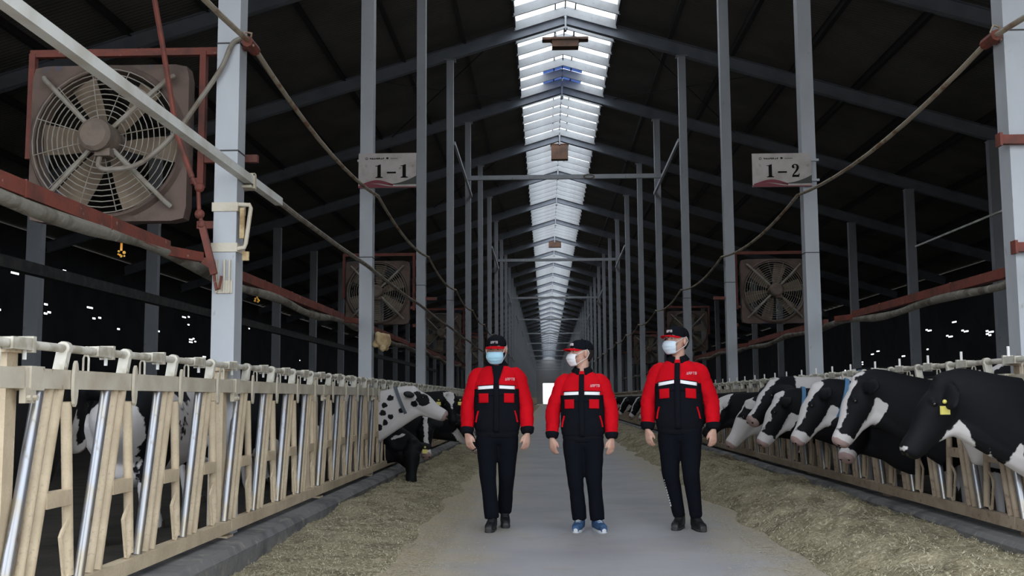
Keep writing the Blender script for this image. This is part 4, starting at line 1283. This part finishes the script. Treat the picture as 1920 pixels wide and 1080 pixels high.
    rings = []
    for z, hw, hd in ((.845, .170, .108), (.85, .180, .115), (.885, .190, .125), (.895, .188, .122)):
        rings.append([V((math.copysign(abs(math.cos(a)) ** .8, math.cos(a)) * hw * wide, .02 + math.copysign(abs(math.sin(a)) ** .8, math.sin(a)) * hd, z)) * k for a in [2 * PI * i / 40 for i in range(40)]])
    wb.loft(rings, False); solidify(obj('waistband', wb, M['black_cloth'], jk, 60), .008)
    # collar
    cb = MB()
    def cf(u, v):
        a = -PI / 2 + .30 + (2 * PI - .60) * u
        r0, r1 = (.068, .066), (.102, .096)
        fr = abs(u - .5) * 2
        rr = [r0[j] + (r1[j] - r0[j]) * v for j in (0, 1)]
        z = 1.550 - .040 * v + .022 * (1 - fr) - .012 * fr ** 3 - .050 * fr ** 5 * v
        return V((math.cos(a) * rr[0], .020 + math.sin(a) * rr[1] * 1.02, z)) * k
    cb.grid(cf, 32, 4); solidify(obj('collar', cb, M['black_cloth'], jk, 60), .010, 0)
    if p.get('open'):
        mm = MB()
        def vf(u, v):
            z = 1.33 + (1.51 - 1.33) * v
            hw = .012 + .045 * v
            x = (u * 2 - 1) * hw + .012 * v
            return V((x, front(min(abs(x), .07), min(z, 1.49)) - .016 - .006 * v, z)) * k
        mm.grid(vf, 6, 8); solidify(obj('open_neck', mm, M['black_cloth'], jk, 60), .006, -1)
    # sleeves
    for i, s in ((0, -1), (1, 1)):
        A = V((s * .095 * wide, .02, 1.432)); B = V((s * .180 * wide, sh[i][1], 1.405)); Cc = V(el[i]); D = V(wr[i])
        rows = crom([(*A, .060), (*B, .078), (*(B.lerp(Cc, .45)), .077), (*Cc, .071), (*(Cc.lerp(D, .5)), .065), (*(Cc.lerp(D, .88)), .056)], 8)
        pts, rad = [], []
        m = MB()
        rings = []
        P_ = [V(r[:3]) for r in rows]
        sdv = None
        for j, r in enumerate(rows):
            t_ = (P_[min(j + 1, len(P_) - 1)] - P_[max(j - 1, 0)]).normalized()
            if sdv is None: sdv = t_.cross(V((0, 1, 0))).normalized()
            else: sdv = (sdv - t_ * sdv.dot(t_)).normalized()
            uv = sdv.cross(t_)
            ring = []
            for q in range(28):
                a = 2 * PI * q / 28
                o = .004 * noise.noise((math.cos(a) * 1.4 + 3 * s, math.sin(a) * 1.4 + p['seed'], j * .30)) + .006 * noise.noise((math.cos(a) * 2.5, math.sin(a) * 2.5 + j * .5, j * .8 + p['seed']))
                if j < 5: o *= .3
                ring.append((P_[j] + (sdv * math.cos(a) + uv * math.sin(a)) * (float(r[3]) + o * 1.3)) * k)
            rings.append(ring)
        m.loft(rings)
        sl = obj('sleeve', m, M['red_cloth'], jk, 70)
        m = MB()
        m.tube([Cc.lerp(D, .82) * k, Cc.lerp(D, .86) * k, Cc.lerp(D, 1.0) * k, Cc.lerp(D, 1.03) * k], [.064 * k, .066 * k, .056 * k, .046 * k], 20)
        obj('cuff', m, M['black_cloth'], sl, 50)
    # ---- trousers
    m = MB()
    ring_tube(m, [tuple(V((0, y, z)) * k) + (a * k, bb * k) for y, z, a, bb in ((.02, .93, .165, .108), (.02, .88, .178, .115), (.025, .82, .178, .118), (.025, .78, .13, .10))], 24, (0, 1, 0))
    for i, s in ((0, -1), (1, 1)):
        h_, k_, a_ = V(hips[i]), V(kn[i]), V(an[i])
        hem = p['hem']
        top = V((s * .085, .02, .88))
        rows = [(*top, .098), (*h_.lerp(k_, .12), .106), (*h_.lerp(k_, .55), .092), (*k_, .078), (*k_.lerp(a_, .35), .070), (*k_.lerp(a_, .72), hem * 1.04), (*k_.lerp(a_, .88), hem), (*k_.lerp(a_, .96), hem * p.get('hem_end', 1.0))]
        rows = crom(rows, 5)
        m.tube([V(r[:3]) * k for r in rows], [float(r[3]) * k * (1 + .05 * noise.noise((j * .45, s, p['seed']))) for j, r in enumerate(rows)], 20)
    me = remeshed(m, .011, 3)
    me.name = 'trousers'
    me.materials.append(M['trouser'])
    tro = link('trousers', me, root)
    if p.get('leg_print'):
        mm = MB()
        h_, k_, a_ = V(hips[0]), V(kn[0]), V(an[0])
        rg = random.Random(4)
        for j in range(11):
            c = k_.lerp(a_, .12 + j * .058)
            r = np.interp(.12 + j * .058, [0, .35, .72, .9], [.076, .073, hem * 1.07, hem * 1.05])
            for q in range(3):
                mm.box((c + V((-r * .82, -r * .60, rg.uniform(-.008, .008)))) * k, (.010, .008, .0045), Matrix.Rotation(-.7, 3, 'Z'))
            mm.box((c + V((-r * .82, -r * .60, 0))) * k, (.004, .008, .016), Matrix.Rotation(-.7, 3, 'Z'))
        obj('leg_print', mm, M['mark_white'], tro)
    # ---- shoes
    for i in (0, 1):
        a_ = V(an[i]) * k
        fz = p['foot'][i]
        F = Matrix.Translation((a_.x, a_.y, fz.get('z', 0))) @ Rz(fz['yaw']) @ Matrix.Rotation(fz.get('pitch', 0), 4, 'X')
        sm, so = p['shoe']
        up = MB()
        rows = [(.085, .055, .03, .045), (.075, .068, .036, .066), (.03, .075, .038, .074), (-.02, .070, .041, .062), (-.07, .056, .046, .044), (-.12, .048, .047, .036), (-.165, .046, .041, .032), (-.198, .036, .032, .022), (-.206, .022, .028, .014)]
        rings = []
        for (yy, zc_, hw, hh) in [tuple(q) for q in crom(rows, 3)]:
            rings.append([(hw * math.copysign(abs(math.cos(a)) ** .62, math.cos(a)), yy, zc_ + hh * math.copysign(abs(math.sin(a)) ** .75, math.sin(a)) * (1 if math.sin(a) > 0 else .82)) for a in [2 * PI * q / 20 for q in range(20)]])
        up.loft(rings)
        up.tube([(0, .045, .10), (0, .045, .135)], [(.040, .046), (.042, .05)], 16, up=(0, 1, 0))
        up.xf(F)
        sh_ = obj('shoe', up, sm, root, 50)
        sp = MB()
        out = [(.038 * math.sin(a) * (1 if yy > 0 else 1.28), yy) for a, yy in []]
        prof = [(-.0, .095), (.030, .085), (.040, .05), (.042, .0), (.048, -.08), (.052, -.13), (.045, -.175), (.025, -.205), (0, -.212)]
        pl = prof + [(-x, y) for x, y in reversed(prof[1:-1])]
        sp.loft([[(x * .84, y * .97, .0) for x, y in pl], [(x * .90, y, .006) for x, y in pl], [(x * .87, y, .026 if y > -.15 else .024 + .35 * max(0, -.17 - y)) for x, y in pl]])
        sp.xf(F); obj('sole', sp, so, sh_, 40)
        lc = MB()
        for q in range(4):
            yy = -.02 - q * .024
            zt = np.interp(yy, [-.12, -.07, -.02], [.083, .102, .134])
            lc.tube([(-.026, yy, zt - .008), (0, yy - .005, zt + .002), (.026, yy, zt - .008)], .0035, 6)
        lc.xf(F); obj('laces', lc, M['white_sole'] if p.get('white_laces') else sm, sh_, 40)
        if p.get('white_laces'):
            tp = MB(); tp.box((0, -.012, .138), (.03, .02, .014)); tp.ball((0, -.196, .030), (.026, .014, .018), 10, 8); tp.xf(F); obj('tongue_label', tp, M['white_sole'], sh_)
    # ---- cap
    cr = MB()
    def dome(u, v):
        a = 2 * PI * u
        e = PI / 2 * (1 - v)
        fr = max(0, -math.sin(a))
        z = .030 + .094 * math.sin(e) ** (.85 - .2 * fr) - .012 * (1 - v) * 0
        return H(.089 * math.cos(a) * math.cos(e) ** .75, .012 + .108 * math.sin(a) * math.cos(e) ** .75, z)
    cr.grid(dome, 32, 10)
    cap = obj('cap', cr, M['black_cloth'], root, 60); solidify(cap, .004, 0)
    bt = MB(); bt.ball(H(0, .012, .126), .009 * HS, 8, 6); obj('cap_button', bt, M['black_cloth'], cap, 60)
    br = MB()
    def brim(u, v):
        a = -PI / 2 + (u - .5) * 2.3
        r = v
        x = .088 * math.cos(a) * (1 + .06 * r); y = .012 + .106 * math.sin(a) - r * .078 * max(0, math.cos((u - .5) * 2.5)) ** .6
        return H(x, y, .046 - .010 * r - 2.4 * x * x)
    br.grid(brim, 24, 6); solidify(obj('brim', br, M['red_cloth'], cap, 60), .005, 0)
    lg = MB()
    yf = lambda x: .012 - .108 * math.sqrt(max(0, 1 - (x / .092) ** 2)) - .001
    for j, g in enumerate(GLYPHS):
        for (gx, gz, gw, gh) in g:
            x = -.033 + j * .0135 + gx * .011
            lg.box(H(x, yf(x), .070 + gz * .020), (gw * .011 + .002, .006, gh * .020 + .002), HM.to_3x3())
    obj('cap_print', lg, M['mark_white'], cap)
    # ---- hair under the cap
    hr = MB()
    def hairf(u, v):
        a = .30 + (PI - .60) * u
        z = .045 - v * (.085 + .03 * math.sin(max(0, min(PI, a))))
        q = math.sqrt(max(.1, 1 - ((z - .025) / .12) ** 2))
        return H(.083 * math.cos(a) * q, .018 + .102 * math.sin(a) * q, z)
    hr.grid(hairf, 24, 6); solidify(obj('hair', hr, M['hair'], root, 60), .007, 0)
    # ---- face mask
    mk = MB()
    def mf(u, v):
        a = (u - .5) * 2.25
        z = .0 - .118 * v + .012 * (abs(u - .5) * 2) ** 2 * (2 * v - 1)
        r = np.interp(v, [0, .2, .45, .8, 1], [.108, .130, .132, .112, .088])
        hw = np.interp(v, [0, .5, 1], [.074, .078, .058])
        pl = .0022 * math.sin(v * 22)
        c = math.cos(a * .93)
        y = -(r + pl) * c ** (.55 if c > 0 else 1) if c > 0 else 0
        edge = (abs(u - .5) * 2) ** 6
        return H(hw * math.sin(a) / math.sin(1.125), y * (1 - .0 * edge) - .004, z)
    mk.grid(mf, 22, 18)
    mko = obj('face_mask', mk, p['mask'], root, 60); solidify(mko, .003, 0)
    for s in (-1, 1):
        lp = MB(); u = 1 if s > 0 else 0
        lp.tube([mf(u, .08), H(s * .081, -.010, .022), H(s * .092, .020, .034), H(s * .094, .040, .0), H(s * .086, .020, -.04), mf(u, .92)], .0022 * HS, 6); obj('ear_loop', lp, M['mask_white'], mko, 50)
    # ---- glasses
    if p.get('glasses'):
        g = MB()
        for s in (-1, 1):
            c = (s * .034, -.104 + .006, .016)
            g.tube([H(c[0] + .027 * math.copysign(abs(math.cos(a)) ** .7, math.cos(a)), c[1] + .008 * abs(c[0] + .027 * math.cos(a)) / .05, c[2] + .019 * math.copysign(abs(math.sin(a)) ** .7, math.sin(a))) for a in np.linspace(0, 2 * PI, 21)], .0016 * HS, 6)
            g.tube([H(s * .062, -.092, .022), H(s * .080, -.05, .024), H(s * .084, .012, .022)], .0018 * HS, 6)
        g.tube([H(-.008, -.104, .022), H(0, -.107, .025), H(.008, -.104, .022)], .0016 * HS, 6)
        obj('glasses', g, M['glass_frame'], root, 50)
    return root

person(dict(label='man on the left, red and black jacket, blue mask, facing the camera', x=-.475, y=10.25, k=1.02, yaw=-.12, pitch=.20, seed=1,
    hips=[(-.095, .01, .86), (.095, .02, .86)], knees=[(-.085, -.06, .49), (.085, .05, .49)], ankles=[(-.045, -.10, .09), (.055, .24, .12)],
    elbows=[(-.268, .03, 1.145), (.268, .02, 1.145)], wrists=[(-.280, -.05, .885), (.285, -.06, .885)], hand_dir=[(.22, -.25, -1), (-.10, -.15, -1)],
    zc=1.292, skew=-.06, wide=1.03, deep=1.05, open=True, hem=.068, foot=[dict(yaw=-.12), dict(yaw=.10, z=.035, pitch=.22)], shoe=(M['shoe_black'], M['shoe_sole']), mask=M['mask_blue']))
person(dict(label='man in the middle with white mask and blue shoes, looking left', x=.335, y=10.05, k=.975, rz=-.10, yaw=-1.05, pitch=.0, seed=2, neck=.05,
    hips=[(-.092, .01, .86), (.092, .01, .86)], knees=[(-.075, -.03, .49), (.10, -.01, .49)], ankles=[(-.045, .06, .09), (.125, .04, .09)],
    elbows=[(-.285, .04, 1.145), (.265, .03, 1.145)], wrists=[(-.295, -.03, .885), (.275, -.02, .88)], hand_dir=[(.08, -.12, -1), (-.05, -.12, -1)],
    zc=1.285, skew=-.03, hem=.070, foot=[dict(yaw=-.12), dict(yaw=.35)], shoe=(M['shoe_blue'], M['white_sole']), white_laces=True, mask=M['mask_white']))
person(dict(label='man on the right with glasses and pale mask, leg print, looking left', x=1.25, y=10.2, k=1.045, rz=-.20, yaw=-.68, pitch=-.02, seed=3, neck=.05,
    hips=[(-.095, .02, .86), (.095, .0, .86)], knees=[(-.085, -.02, .49), (.10, -.08, .50)], ankles=[(-.02, .06, .09), (.135, -.02, .09)],
    elbows=[(-.275, .05, 1.15), (.285, .03, 1.15)], wrists=[(-.285, -.03, .895), (.305, -.04, .895)], hand_dir=[(.10, -.12, -1), (-.02, -.14, -1)],
    zc=1.30, skew=-.16, wide=1.02, hem=.058, hem_end=.85, foot=[dict(yaw=-.16), dict(yaw=.38)], shoe=(M['shoe_black'], M['shoe_sole']), glasses=True, leg_print=True, mask=M['mask_pale']))
